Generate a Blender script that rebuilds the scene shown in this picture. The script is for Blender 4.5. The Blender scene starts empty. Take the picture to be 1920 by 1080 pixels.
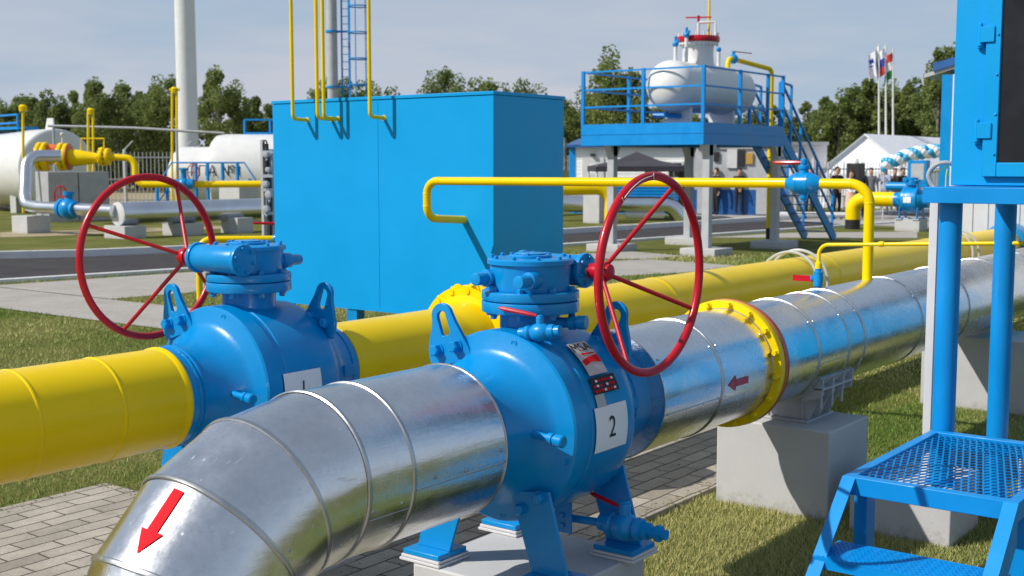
import bpy, bmesh, math, random
import numpy as np
from mathutils import Vector, Matrix
random.seed(7); rng = np.random.default_rng(7)
R_ = math.radians; PI = math.pi
S = bpy.context.scene
# ------------------------------------------------------------------ camera
FPX = 2300.0; CH = 1.85; PITCH = math.atan(230/2300); HEAD = R_(37)
cF = Vector((math.cos(HEAD)*math.cos(PITCH), math.sin(HEAD)*math.cos(PITCH), -math.sin(PITCH)))
cR = Vector((math.sin(HEAD), -math.cos(HEAD), 0)); cU = cR.cross(cF); cC = Vector((0, 0, CH))
cam = bpy.data.cameras.new('camera'); camo = bpy.data.objects.new('camera', cam); S.collection.objects.link(camo)
cam.sensor_width = 36; cam.lens = 36*FPX/1920; cam.clip_start = .05; cam.clip_end = 5000
camo.matrix_world = Matrix(((cR.x, cU.x, -cF.x, 0), (cR.y, cU.y, -cF.y, 0), (cR.z, cU.z, -cF.z, CH), (0, 0, 0, 1)))
cam.dof.use_dof = True; cam.dof.focus_distance = 4.75; cam.dof.aperture_fstop = 6.0
S.camera = camo
# ------------------------------------------------------------------ light
w = bpy.data.worlds.new('World'); S.world = w; w.use_nodes = True
nt = w.node_tree; nt.nodes.clear()
SUN_EL = R_(42); SA = R_(145)   # azimuth from +X
sky = nt.nodes.new('ShaderNodeTexSky'); sky.sky_type = 'NISHITA'; sky.sun_disc = False
sky.sun_elevation = SUN_EL; sky.sun_rotation = math.atan2(math.cos(SA), math.sin(SA))
sky.air_density = 1.0; sky.dust_density = .8; sky.ozone_density = 1.5; sky.altitude = 150
tc = nt.nodes.new('ShaderNodeTexCoord'); mp = nt.nodes.new('ShaderNodeMapping'); mp.inputs['Scale'].default_value = (2.2, 2.2, 12)
ns = nt.nodes.new('ShaderNodeTexNoise'); ns.inputs['Scale'].default_value = 2.1; ns.inputs['Detail'].default_value = 7; ns.inputs['Roughness'].default_value = .55
cr = nt.nodes.new('ShaderNodeValToRGB'); cr.color_ramp.elements[0].position = .35; cr.color_ramp.elements[1].position = .62
cr.color_ramp.elements[0].color = (0, 0, 0, 1); cr.color_ramp.elements[1].color = (.9, .9, .9, 1)
mx = nt.nodes.new('ShaderNodeMixRGB'); mx.inputs[2].default_value = (4.65, 5.9, 7.5, 1)
hs = nt.nodes.new('ShaderNodeHueSaturation'); hs.inputs['Saturation'].default_value = .85; hs.inputs['Value'].default_value = .8
bg = nt.nodes.new('ShaderNodeBackground'); bg.inputs['Strength'].default_value = .09
ow = nt.nodes.new('ShaderNodeOutputWorld'); L = nt.links.new
L(tc.outputs['Generated'], mp.inputs[0]); L(mp.outputs[0], ns.inputs['Vector']); L(ns.outputs['Fac'], cr.inputs[0])
sx = nt.nodes.new('ShaderNodeSeparateXYZ'); L(tc.outputs['Generated'], sx.inputs[0])
hz = nt.nodes.new('ShaderNodeMapRange'); hz.interpolation_type = 'SMOOTHSTEP'; hz.inputs['From Min'].default_value = .02; hz.inputs['From Max'].default_value = .62; hz.inputs['To Min'].default_value = 1.0; hz.inputs['To Max'].default_value = .52
L(sx.outputs['Z'], hz.inputs['Value'])
mc = nt.nodes.new('ShaderNodeMixRGB'); mc.inputs[2].default_value = (7.2, 6.95, 7.5, 1)   # thin clouds, denser low down
cz = nt.nodes.new('ShaderNodeMapRange'); cz.inputs['From Min'].default_value = .0; cz.inputs['From Max'].default_value = .16; cz.inputs['To Min'].default_value = 1.0; cz.inputs['To Max'].default_value = .18; L(sx.outputs['Z'], cz.inputs['Value'])
mu = nt.nodes.new('ShaderNodeMath'); mu.operation = 'MULTIPLY'; L(cr.outputs[0], mu.inputs[0]); L(cz.outputs[0], mu.inputs[1])
mh = nt.nodes.new('ShaderNodeMath'); mh.operation = 'MULTIPLY'; mh.inputs[1].default_value = .88; L(hz.outputs[0], mh.inputs[0])
L(sky.outputs[0], hs.inputs['Color']); L(mh.outputs[0], mx.inputs[0]); L(hs.outputs[0], mx.inputs[1]); L(mx.outputs[0], mc.inputs[1]); L(mu.outputs[0], mc.inputs[0]); L(mc.outputs[0], bg.inputs[0]); L(bg.outputs[0], ow.inputs[0])
sl = bpy.data.lights.new('sun', 'SUN'); sl.energy = 4.7; sl.angle = R_(.53); sl.color = (1, .95, .87)
so = bpy.data.objects.new('sun', sl); S.collection.objects.link(so)
sd = Vector((math.cos(SA)*math.cos(SUN_EL), math.sin(SA)*math.cos(SUN_EL), math.sin(SUN_EL)))
so.rotation_euler = sd.to_track_quat('Z', 'Y').to_euler(); so.location = sd*50
S.view_settings.view_transform = 'Standard'; S.view_settings.look = 'None'; S.view_settings.exposure = 0; S.view_settings.gamma = 1

# ------------------------------------------------------------------ measuring helpers
def ray(x, y): return cF + cR*((x-960)/FPX) + cU*((540-y)/FPX)
def at(x, y, ax, v):
    d = ray(x, y); i = 'XYZ'.index(ax); return cC + d*((v-cC[i])/d[i])
def dp(x, y, d): return cC + ray(x, y)*d
V = Vector
# ------------------------------------------------------------------ mesh builder
class MB:
    def __init__(s): s.v = []; s.f = []; s.m = []
    def add(s, vs, fs, mi=0):
        o = len(s.v); s.v += [tuple(p) for p in vs]; s.f += [tuple(i+o for i in f) for f in fs]; s.m += [mi]*len(fs); return s
    def box(s, a, b, mi=0, M=None):
        x0, x1 = sorted((a[0], b[0])); y0, y1 = sorted((a[1], b[1])); z0, z1 = sorted((a[2], b[2]))
        vs = [V(p) for p in ((x0,y0,z0),(x1,y0,z0),(x1,y1,z0),(x0,y1,z0),(x0,y0,z1),(x1,y0,z1),(x1,y1,z1),(x0,y1,z1))]
        if M: vs = [M @ p for p in vs]
        return s.add(vs, [(0,3,2,1),(4,5,6,7),(0,1,5,4),(1,2,6,5),(2,3,7,6),(3,0,4,7)], mi)
    def bar(s, p0, p1, wd, ht, up=V((0,0,1)), mi=0):
        p0 = V(p0); p1 = V(p1); d = p1-p0; l = d.length; d = d/l
        u = V(up); 
        if abs(d.dot(u)) > .98: u = V((1,0,0))
        sx = d.cross(u).normalized(); u = sx.cross(d)
        vs = [p0+d*t+sx*a+u*b for t in (0, l) for a, b in ((-wd/2,-ht/2),(wd/2,-ht/2),(wd/2,ht/2),(-wd/2,ht/2))]
        return s.add(vs, [(0,1,2,3),(7,6,5,4),(0,4,5,1),(1,5,6,2),(2,6,7,3),(3,7,4,0)], mi)
    def frame(s, d):
        d = V(d).normalized(); u = V((0,0,1)) if abs(d.z) < .9 else V((1,0,0))
        a = d.cross(u).normalized(); return a, a.cross(d)
    def rev(s, prof, o, d, n=32, mi=0, cap=True):
        o = V(o); d = V(d).normalized(); a, b = s.frame(d); vs = []
        for t, r in prof:
            for k in range(n):
                an = 2*PI*k/n; vs.append(o+d*t+(a*math.cos(an)+b*math.sin(an))*r)
        fs = []
        for i in range(len(prof)-1):
            for k in range(n):
                k2 = (k+1) % n; fs.append((i*n+k, i*n+k2, (i+1)*n+k2, (i+1)*n+k))
        if cap: fs += [tuple(range(n))[::-1], tuple(range((len(prof)-1)*n, len(prof)*n))]
        return s.add(vs, fs, mi)
    def cyl(s, p0, p1, r, r1=None, n=20, mi=0):
        p0 = V(p0); p1 = V(p1); l = (p1-p0).length
        return s.rev([(0, r), (l, r if r1 is None else r1)], p0, p1-p0, n, mi)
    def bcyl(s, p0, p1, r, b=.004, n=24, mi=0):
        p0 = V(p0); p1 = V(p1); l = (p1-p0).length
        return s.rev([(0, r-b), (b*.3, r-b*.3), (b, r), (l-b, r), (l-b*.3, r-b*.3), (l, r-b)], p0, p1-p0, n, mi)
    def hexb(s, p, d, r, h, mi=0):
        d = V(d).normalized(); p = V(p)
        s.rev([(0, r*1.25), (h*.15, r*1.25)], p, d, 14, mi)
        return s.rev([(h*.15, r), (h*.85, r), (h, r*.8)], p, d, 6, mi)
    def tube(s, pts, r, n=12, closed=False, mi=0):
        pts = [V(p) for p in pts]; N = len(pts); rs = r if isinstance(r, (list, tuple)) else [r]*N
        tg = []
        for i in range(N):
            if closed: t = pts[(i+1) % N]-pts[i-1]
            else: t = pts[min(i+1, N-1)]-pts[max(i-1, 0)]
            tg.append(t.normalized())
        a, b = s.frame(tg[0]); vs = []
        for i in range(N):
            if i:
                q = tg[i-1].rotation_difference(tg[i]); a = q @ a; b = q @ b
            # mitre widening at corners
            for k in range(n):
                an = 2*PI*k/n; vs.append(pts[i]+(a*math.cos(an)+b*math.sin(an))*rs[i])
        fs = []
        for i in range(N if closed else N-1):
            j = (i+1) % N
            for k in range(n):
                k2 = (k+1) % n; fs.append((i*n+k, i*n+k2, j*n+k2, j*n+k))
        if not closed: fs += [tuple(range(n))[::-1], tuple(range((N-1)*n, N*n))]
        return s.add(vs, fs, mi)
    def prism(s, poly, t, mi=0):
        """poly: 3D planar outline, t: thickness vector"""
        n = len(poly); p = [V(q) for q in poly]; t = V(t)
        return s.add(p+[q+t for q in p], [tuple(range(n))[::-1], tuple(range(n, 2*n))]+[(i, (i+1) % n, n+(i+1) % n, n+i) for i in range(n)], mi)
    def ringplate(s, outer, inner, t, mi=0):
        n = len(outer); o = [V(q) for q in outer]; i_ = [V(q) for q in inner]; t = V(t)
        vs = o+i_+[q+t for q in o]+[q+t for q in i_]; fs = []
        for k in range(n):
            j = (k+1) % n
            fs += [(k, n+k, n+j, j), (2*n+k, 2*n+j, 3*n+j, 3*n+k), (k, j, 2*n+j, 2*n+k), (n+k, 3*n+k, 3*n+j, n+j)]
        return s.add(vs, fs, mi)
    def sphere(s, c, r, n=16, m=10, mi=0, sc=(1,1,1)):
        c = V(c); vs = [c+V((0,0,-r*sc[2]))]
        for i in range(1, m):
            ph = -PI/2+PI*i/m
            for k in range(n):
                an = 2*PI*k/n; vs.append(c+V((r*sc[0]*math.cos(ph)*math.cos(an), r*sc[1]*math.cos(ph)*math.sin(an), r*sc[2]*math.sin(ph))))
        vs.append(c+V((0,0,r*sc[2]))); fs = [(0, 1+(k+1) % n, 1+k) for k in range(n)]
        for i in range(m-2):
            for k in range(n):
                k2 = (k+1) % n; fs.append((1+i*n+k, 1+i*n+k2, 1+(i+1)*n+k2, 1+(i+1)*n+k))
        e = 1+(m-2)*n; fs += [(e+k, e+(k+1) % n, e+n) for k in range(n)]
        return s.add(vs, fs, mi)
    def build(s, name, mat, parent=None, bevel=0, sharp=35, flat=False):
        base = BASE.get(parent.name, V((0,0,0))) if parent else V((0,0,0))
        me = bpy.data.meshes.new(name)
        me.from_pydata([(p[0]-base.x, p[1]-base.y, p[2]-base.z) for p in s.v], [], s.f)
        bm = bmesh.new(); bm.from_mesh(me); bmesh.ops.recalc_face_normals(bm, faces=bm.faces); bm.to_mesh(me); bm.free()
        for m_ in (mat if isinstance(mat, (list, tuple)) else [mat]): me.materials.append(m_)
        if any(s.m): me.polygons.foreach_set('material_index', s.m)
        if not flat:
            me.polygons.foreach_set('use_smooth', [True]*len(me.polygons)); me.set_sharp_from_angle(angle=R_(sharp))
        o = bpy.data.objects.new(name, me); S.collection.objects.link(o)
        if parent: o.parent = parent; BASE[o.name] = base
        if bevel:
            b = o.modifiers.new('bevel', 'BEVEL'); b.width = bevel; b.segments = 2; b.limit_method = 'ANGLE'; b.angle_limit = R_(40)
        return o
BASE = {}
def thing(name, loc, label, cat, group=None, kind=None):
    o = bpy.data.objects.new(name, None); S.collection.objects.link(o); o.location = loc; BASE[o.name] = V(loc)
    o.empty_display_size = .1
    return tag(o, label, cat, group, kind)
def tag(o, label=None, cat=None, group=None, kind=None):
    if label: o['label'] = label
    if cat: o['category'] = cat
    if group: o['group'] = group
    if kind: o['kind'] = kind
    return o
def kids(o): return [c for c in S.collection.objects if c.parent == o]
def copy_tree(o, parent=None):
    c = o.copy(); S.collection.objects.link(c)
    if parent: c.parent = parent
    for k in kids(o): copy_tree(k, c)
    return c
def arc(c, r, a0, a1, u, v, n=10):
    c = V(c); u = V(u); v = V(v)
    return [c+u*(r*math.cos(a0+(a1-a0)*i/n))+v*(r*math.sin(a0+(a1-a0)*i/n)) for i in range(n+1)]
def bendpath(pts, r, n=8):
    """polyline with rounded corners of radius r"""
    pts = [V(p) for p in pts]; out = [pts[0]]
    for i in range(1, len(pts)-1):
        p = pts[i]; a = (pts[i-1]-p); b = (pts[i+1]-p); la = a.length; lb = b.length; a.normalize(); b.normalize()
        ang = a.angle(b); t = min(r/math.tan(ang/2), la*.48, lb*.48); rr = t*math.tan(ang/2)
        ctr = p+(a+b).normalized()*(rr/math.sin(ang/2)); s0 = p+a*t-ctr; s1 = p+b*t-ctr
        for k in range(n+1): out.append(ctr+s0.normalized().slerp(s1.normalized(), k/n)*rr)
    out.append(pts[-1]); return out

# ------------------------------------------------------------------ materials
def new_mat(name):
    m = bpy.data.materials.new(name); m.use_nodes = True; return m, m.node_tree, m.node_tree.nodes['Principled BSDF']
def N(t, ty, **kw):
    n = t.nodes.new(ty)
    for k, v in kw.items():
        if k in n.inputs: n.inputs[k].default_value = v
        else: setattr(n, k, v)
    return n
def coords(t, scale=(1,1,1)):
    c = N(t, 'ShaderNodeTexCoord'); m = N(t, 'ShaderNodeMapping'); m.inputs['Scale'].default_value = scale
    t.links.new(c.outputs['Object'], m.inputs[0]); return m.outputs[0]
def ramp(t, src, stops):
    r = N(t, 'ShaderNodeValToRGB'); e = r.color_ramp.elements
    while len(e) < len(stops): e.new(.5)
    for i, (p, c) in enumerate(stops): e[i].position = p; e[i].color = (*c, 1) if len(c) == 3 else c
    t.links.new(src, r.inputs[0]); return r.outputs[0]
def g3(v): return (v, v, v)
def paint(name, col, rough=.32, var=.12, bump=.05, scale=3, coat=.25, dirt=None, spec=.5):
    m, t, b = new_mat(name); co = coords(t)
    n1 = N(t, 'ShaderNodeTexNoise', Scale=scale, Detail=5.0, Roughness=.6); t.links.new(co, n1.inputs['Vector'])
    lo = tuple(c*(1-var) for c in col); hi = tuple(min(1, c*(1+var)) for c in col)
    c1 = ramp(t, n1.outputs['Fac'], [(.3, lo), (.7, hi)])
    if dirt:
        n3 = N(t, 'ShaderNodeTexNoise', Scale=14.0, Detail=8.0, Roughness=.75); t.links.new(co, n3.inputs['Vector'])
        mm = N(t, 'ShaderNodeMixRGB'); mm.inputs[2].default_value = (*dirt, 1)
        t.links.new(ramp(t, n3.outputs['Fac'], [(.60, g3(0)), (.80, g3(.35))]), mm.inputs[0]); t.links.new(c1, mm.inputs[1]); c1 = mm.outputs[0]
    t.links.new(c1, b.inputs['Base Color'])
    n2 = N(t, 'ShaderNodeTexNoise', Scale=scale*25, Detail=3.0); t.links.new(co, n2.inputs['Vector'])
    t.links.new(ramp(t, n1.outputs['Fac'], [(.25, g3(rough*.8)), (.75, g3(min(1, rough*1.35)))]), b.inputs['Roughness'])
    bp = N(t, 'ShaderNodeBump', Strength=bump, Distance=.01); t.links.new(n2.outputs['Fac'], bp.inputs['Height']); t.links.new(bp.outputs[0], b.inputs['Normal'])
    b.inputs['Coat Weight'].default_value = coat; b.inputs['Coat Roughness'].default_value = .12
    b.inputs['Specular IOR Level'].default_value = spec
    return m
BLUE = paint('blue_enamel', (.0, .245, .60), rough=.30, var=.10, bump=.05, dirt=(.0, .15, .42), spec=.35, coat=.15)
BLUE_S = paint('blue_sheet_paint', (.0, .315, .72), rough=.45, var=.05, bump=.04, scale=1.2, coat=0, dirt=(.0, .26, .62), spec=.22)
BLUE_F = paint('blue_frame_paint', (.0, .25, .66), rough=.38, var=.09, bump=.04, dirt=(.01, .2, .5), spec=.35, coat=.08)
BLUE_D = paint('dark_blue_paint', (.004, .085, .30), rough=.5, var=.15)
YEL = paint('yellow_enamel', (.88, .61, .0), rough=.30, var=.05, bump=.03, dirt=(.76, .51, .0), spec=.2, coat=.08)
RED = paint('red_enamel', (.46, .004, .016), rough=.30, var=.1, bump=.03, coat=.1, spec=.35)
RED_ST = paint('red_sticker', (.72, .012, .022), rough=.7, var=.05, coat=0, spec=.15)
REDD = paint('dark_red_sticker', (.45, .02, .05), rough=.5, var=.08)
GREYC = paint('grey_painted_concrete', (.52, .52, .53), rough=.8, var=.06, bump=.12, scale=2.2, coat=0, dirt=(.44, .43, .42))
GREYM = paint('grey_painted_steel', (.42, .43, .45), rough=.5, var=.1, bump=.1)
LGREY = paint('light_grey_paint', (.60, .60, .61), rough=.55, var=.06)
WHITE = paint('white_tank_paint', (.70, .70, .69), rough=.4, var=.04, bump=.03, dirt=(.66, .63, .58))
WSTK = paint('white_paper', (.82, .82, .86), rough=.6, var=.03)
BLACK = paint('black_paint', (.012, .012, .014), rough=.5, var=.2)
DARKG = paint('dark_grey_cloth', (.045, .042, .055), rough=.8, var=.2, coat=0)
INK = paint('black_ink', (.01, .01, .012), rough=.5, var=.1, coat=0)
BRASS = paint('orange_gasket', (.45, .10, .03), rough=.5, var=.2)
SIDING = paint('white_siding', (.86, .86, .87), rough=.5, var=.03)
CABLE = paint('white_cable', (.45, .46, .46), rough=.5, var=.08)
TENT = paint('white_tent_cloth', (.85, .86, .90), rough=.7, var=.04, coat=0)
CHROME = paint('silver_sticker', (.55, .52, .52), rough=.3, var=.15)
def block_mat():
    m, t, b = new_mat('painted_block'); co = coords(t); sp = N(t, 'ShaderNodeSeparateXYZ'); t.links.new(co, sp.inputs[0])
    n1 = N(t, 'ShaderNodeTexNoise', Scale=3.0, Detail=6.0, Roughness=.65); n2 = N(t, 'ShaderNodeTexNoise', Scale=22.0, Detail=8.0, Roughness=.8); n3 = N(t, 'ShaderNodeTexNoise', Scale=70.0, Detail=2.0)
    for n in (n1, n2, n3): t.links.new(co, n.inputs['Vector'])
    base = ramp(t, n1.outputs['Fac'], [(.3, (.47, .47, .475)), (.7, (.54, .54, .545))])
    mr = N(t, 'ShaderNodeMapRange'); mr.inputs['From Min'].default_value = .02; mr.inputs['From Max'].default_value = .14; mr.inputs['To Min'].default_value = .30; mr.inputs['To Max'].default_value = 0; t.links.new(sp.outputs['Z'], mr.inputs['Value'])
    ad = N(t, 'ShaderNodeMath', operation='ADD'); t.links.new(mr.outputs[0], ad.inputs[0]); t.links.new(n2.outputs['Fac'], ad.inputs[1])
    mm = N(t, 'ShaderNodeMixRGB'); mm.inputs[2].default_value = (.27, .24, .19, 1); t.links.new(ramp(t, ad.outputs[0], [(.66, g3(0)), (.88, g3(.55))]), mm.inputs[0]); t.links.new(base, mm.inputs[1]); t.links.new(mm.outputs[0], b.inputs['Base Color'])
    b.inputs['Roughness'].default_value = .75; b.inputs['Specular IOR Level'].default_value = .3
    pit = ramp(t, n3.outputs['Fac'], [(.24, g3(0)), (.32, g3(1))]); bp = N(t, 'ShaderNodeBump', Strength=.35, Distance=.004); t.links.new(pit, bp.inputs['Height'])
    bq = N(t, 'ShaderNodeBump', Strength=.12, Distance=.01); t.links.new(n1.outputs['Fac'], bq.inputs['Height']); t.links.new(bp.outputs[0], bq.inputs['Normal']); t.links.new(bq.outputs[0], b.inputs['Normal']); return m
GREYC = block_mat()
def galv(name, col=(.74, .76, .80), rough=.25):
    m, t, b = new_mat(name); co = coords(t, (1, 1, 1))
    b.inputs['Metallic'].default_value = 1
    n1 = N(t, 'ShaderNodeTexNoise', Scale=5.0, Detail=7.0, Roughness=.7); t.links.new(co, n1.inputs['Vector'])
    v = N(t, 'ShaderNodeTexVoronoi', Scale=55.0); t.links.new(co, v.inputs['Vector'])
    mixc = N(t, 'ShaderNodeMixRGB', blend_type='MULTIPLY'); mixc.inputs[0].default_value = .35
    t.links.new(ramp(t, n1.outputs['Fac'], [(.25, tuple(c*.80 for c in col)), (.75, col)]), mixc.inputs[1])
    t.links.new(ramp(t, v.outputs['Color'], [(0, g3(.78)), (1, g3(1))]), mixc.inputs[2]); t.links.new(mixc.outputs[0], b.inputs['Base Color'])
    n4 = N(t, 'ShaderNodeTexNoise', Scale=24.0, Detail=9.0, Roughness=.8); t.links.new(co, n4.inputs['Vector'])
    mr = N(t, 'ShaderNodeMath', operation='ADD'); t.links.new(ramp(t, n1.outputs['Fac'], [(.3, g3(rough*.7)), (.75, g3(rough*1.3))]), mr.inputs[0])
    t.links.new(ramp(t, n4.outputs['Fac'], [(.62, g3(0)), (.72, g3(.25))]), mr.inputs[1]); t.links.new(mr.outputs[0], b.inputs['Roughness'])
    ms_ = N(t, 'ShaderNodeMapping'); ms_.inputs['Scale'].default_value = (5, 60, 30); ms_.inputs['Rotation'].default_value = (.5, .3, .7); t.links.new(co, ms_.inputs[0])
    n5 = N(t, 'ShaderNodeTexNoise', Scale=1.4, Detail=3.0, Roughness=.6); t.links.new(ms_.outputs[0], n5.inputs['Vector'])
    mr2 = N(t, 'ShaderNodeMath', operation='ADD'); t.links.new(mr.outputs[0], mr2.inputs[0]); t.links.new(ramp(t, n5.outputs['Fac'], [(.66, g3(0)), (.74, g3(.22))]), mr2.inputs[1]); t.links.new(mr2.outputs[0], b.inputs['Roughness'])
    m2 = N(t, 'ShaderNodeMapping'); m2.inputs['Scale'].default_value = (1.2, 7, 7); t.links.new(co, m2.inputs[0])
    n2 = N(t, 'ShaderNodeTexNoise', Scale=2.6, Detail=4.0, Roughness=.5); t.links.new(m2.outputs[0], n2.inputs['Vector'])
    bp = N(t, 'ShaderNodeBump', Strength=.10, Distance=.02); t.links.new(n2.outputs['Fac'], bp.inputs['Height'])
    bp2 = N(t, 'ShaderNodeBump', Strength=.02, Distance=.004); t.links.new(n4.outputs['Fac'], bp2.inputs['Height']); t.links.new(bp.outputs[0], bp2.inputs['Normal'])
    t.links.new(bp2.outputs[0], b.inputs['Normal']); return m
GALV = galv('galvanised_sheet', (.86, .87, .90), .27)
GALV2 = galv('galvanised_seam', (.6, .61, .62), .35)
def ground_mat():
    m, t, b = new_mat('lawn_soil'); co = coords(t)
    n1 = N(t, 'ShaderNodeTexNoise', Scale=.7, Detail=6.0, Roughness=.65); n2 = N(t, 'ShaderNodeTexNoise', Scale=38.0, Detail=5.0, Roughness=.7)
    for n in (n1, n2): t.links.new(co, n.inputs['Vector'])
    mxn = N(t, 'ShaderNodeMixRGB', blend_type='MULTIPLY'); mxn.inputs[0].default_value = .8
    t.links.new(ramp(t, n1.outputs['Fac'], [(.30, (.10, .13, .025)), (.52, (.17, .18, .045)), (.70, (.27, .235, .09))]), mxn.inputs[1])
    t.links.new(ramp(t, n2.outputs['Fac'], [(.3, g3(.45)), (.7, g3(1.25))]), mxn.inputs[2]); t.links.new(mxn.outputs[0], b.inputs['Base Color'])
    b.inputs['Roughness'].default_value = .95; b.inputs['Specular IOR Level'].default_value = .1
    bp = N(t, 'ShaderNodeBump', Strength=.9, Distance=.03); t.links.new(n2.outputs['Fac'], bp.inputs['Height']); t.links.new(bp.outputs[0], b.inputs['Normal']); return m
def rough_mat(name, c0, c1, s=8, rough=.9, bump=.4, fine=120):
    m, t, b = new_mat(name); co = coords(t)
    n1 = N(t, 'ShaderNodeTexNoise', Scale=float(s), Detail=8.0, Roughness=.7); n2 = N(t, 'ShaderNodeTexNoise', Scale=float(fine), Detail=3.0)
    for n in (n1, n2): t.links.new(co, n.inputs['Vector'])
    mm = N(t, 'ShaderNodeMixRGB', blend_type='MULTIPLY'); mm.inputs[0].default_value = .6
    t.links.new(ramp(t, n1.outputs['Fac'], [(.3, c0), (.7, c1)]), mm.inputs[1]); t.links.new(ramp(t, n2.outputs['Fac'], [(.3, g3(.7)), (.7, g3(1.15))]), mm.inputs[2])
    t.links.new(mm.outputs[0], b.inputs['Base Color']); b.inputs['Roughness'].default_value = rough; b.inputs['Specular IOR Level'].default_value = .25
    bp = N(t, 'ShaderNodeBump', Strength=bump, Distance=.01); t.links.new(n2.outputs['Fac'], bp.inputs['Height']); t.links.new(bp.outputs[0], b.inputs['Normal']); return m
def paver_mat():
    m, t, b = new_mat('concrete_pavers'); co = coords(t)
    br = N(t, 'ShaderNodeTexBrick', Scale=1.0); br.offset = .5
    for k, v in (('Mortar Size', .0055), ('Mortar Smooth', .3), ('Brick Width', .30), ('Row Height', .115), ('Bias', 0.0)): br.inputs[k].default_value = v
    br.inputs['Color1'].default_value = (.33, .295, .245, 1); br.inputs['Color2'].default_value = (.47, .425, .36, 1); br.inputs['Mortar'].default_value = (.10, .09, .075, 1)
    n0 = N(t, 'ShaderNodeTexNoise', Scale=2.5, Detail=2.0); t.links.new(co, n0.inputs['Vector'])
    ad = N(t, 'ShaderNodeMixRGB', blend_type='LINEAR_LIGHT'); ad.inputs[0].default_value = .022
    t.links.new(co, ad.inputs[1]); t.links.new(n0.outputs['Color'], ad.inputs[2]); t.links.new(ad.outputs[0], br.inputs['Vector'])
    n1 = N(t, 'ShaderNodeTexNoise', Scale=3.0, Detail=9.0, Roughness=.75); n2 = N(t, 'ShaderNodeTexNoise', Scale=90.0, Detail=4.0)
    for n in (n1, n2): t.links.new(co, n.inputs['Vector'])
    mm = N(t, 'ShaderNodeMixRGB', blend_type='MULTIPLY'); mm.inputs[0].default_value = 1
    t.links.new(br.outputs['Color'], mm.inputs[1]); t.links.new(ramp(t, n1.outputs['Fac'], [(.3, g3(.68)), (.72, g3(1.12))]), mm.inputs[2])
    m3 = N(t, 'ShaderNodeMixRGB', blend_type='MULTIPLY'); m3.inputs[0].default_value = .5
    t.links.new(mm.outputs[0], m3.inputs[1]); t.links.new(ramp(t, n2.outputs['Fac'], [(.3, g3(.7)), (.7, g3(1.2))]), m3.inputs[2])
    t.links.new(m3.outputs[0], b.inputs['Base Color']); b.inputs['Roughness'].default_value = .9; b.inputs['Specular IOR Level'].default_value = .2
    iv = N(t, 'ShaderNodeMath', operation='MULTIPLY_ADD'); iv.inputs[1].default_value = -1; t.links.new(br.outputs['Fac'], iv.inputs[0])
    sc_ = N(t, 'ShaderNodeMath', operation='MULTIPLY'); sc_.inputs[1].default_value = .25; t.links.new(n2.outputs['Fac'], sc_.inputs[0]); t.links.new(sc_.outputs[0], iv.inputs[2])
    bp = N(t, 'ShaderNodeBump', Strength=.8, Distance=.012); t.links.new(iv.outputs[0], bp.inputs['Height']); t.links.new(bp.outputs[0], b.inputs['Normal']); return m
m_, t_, b_ = new_mat('distant_galvanised'); b_.inputs['Metallic'].default_value = 1; b_.inputs['Roughness'].default_value = .3; co_ = coords(t_); n_ = N(t_, 'ShaderNodeTexNoise', Scale=1.5); t_.links.new(co_, n_.inputs['Vector']); t_.links.new(ramp(t_, n_.outputs['Fac'], [(.3, (.62, .64, .68)), (.7, (.76, .78, .82))]), b_.inputs['Base Color']); GALVF = m_
SOIL = ground_mat(); ASPH = rough_mat('asphalt', (.040, .036, .038), (.065, .060, .062), 1.2, .9, .5, 160)
CONC = rough_mat('pale_concrete', (.33, .31, .285), (.43, .405, .37), 1.5, .9, .3, 60); KERB = rough_mat('kerb_concrete', (.70, .70, .71), (.80, .80, .80), 3, .85, .2)
SAND = rough_mat('dry_ground', (.30, .25, .15), (.42, .35, .23), .6, .95, .3, 20)
PAVE = paver_mat()
def leaf_mat(name, a, c, tr=.25):
    m, t, b = new_mat(name); co = coords(t)
    n1 = N(t, 'ShaderNodeTexNoise', Scale=.9, Detail=4.0, Roughness=.7); t.links.new(co, n1.inputs['Vector'])
    oi = N(t, 'ShaderNodeObjectInfo'); mm = N(t, 'ShaderNodeMixRGB', blend_type='MULTIPLY'); mm.inputs[0].default_value = .6
    t.links.new(ramp(t, n1.outputs['Fac'], [(.3, a), (.7, c)]), mm.inputs[1]); t.links.new(ramp(t, oi.outputs['Random'], [(0, g3(.75)), (1, (1.3, 1.2, .95))]), mm.inputs[2])
    t.links.new(mm.outputs[0], b.inputs['Base Color']); b.inputs['Roughness'].default_value = .75; b.inputs['Specular IOR Level'].default_value = .15
    tl = N(t, 'ShaderNodeBsdfTranslucent'); t.links.new(mm.outputs[0], tl.inputs[0]); ms = N(t, 'ShaderNodeMixShader'); ms.inputs[0].default_value = tr
    t.links.new(b.outputs[0], ms.inputs[1]); t.links.new(tl.outputs[0], ms.inputs[2]); t.links.new(ms.outputs[0], t.nodes['Material Output'].inputs[0]); return m
LEAF = leaf_mat('tree_leaves', (.12, .175, .055), (.27, .33, .12), .4); BARK = rough_mat('bark', (.10, .08, .06), (.34, .32, .28), 3)
GRASSM = leaf_mat('grass_blades', (.13, .20, .03), (.30, .29, .10), .3)
def glass_dark():
    m, t, b = new_mat('dark_glass'); co = coords(t); n = N(t, 'ShaderNodeTexNoise', Scale=3.0, Detail=4.0); t.links.new(co, n.inputs['Vector'])
    t.links.new(ramp(t, n.outputs['Fac'], [(.4, (.006, .006, .008)), (.75, (.03, .03, .035))]), b.inputs['Base Color']); b.inputs['Roughness'].default_value = .06; b.inputs['Specular IOR Level'].default_value = .5; return m
GLASS = glass_dark()

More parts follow.
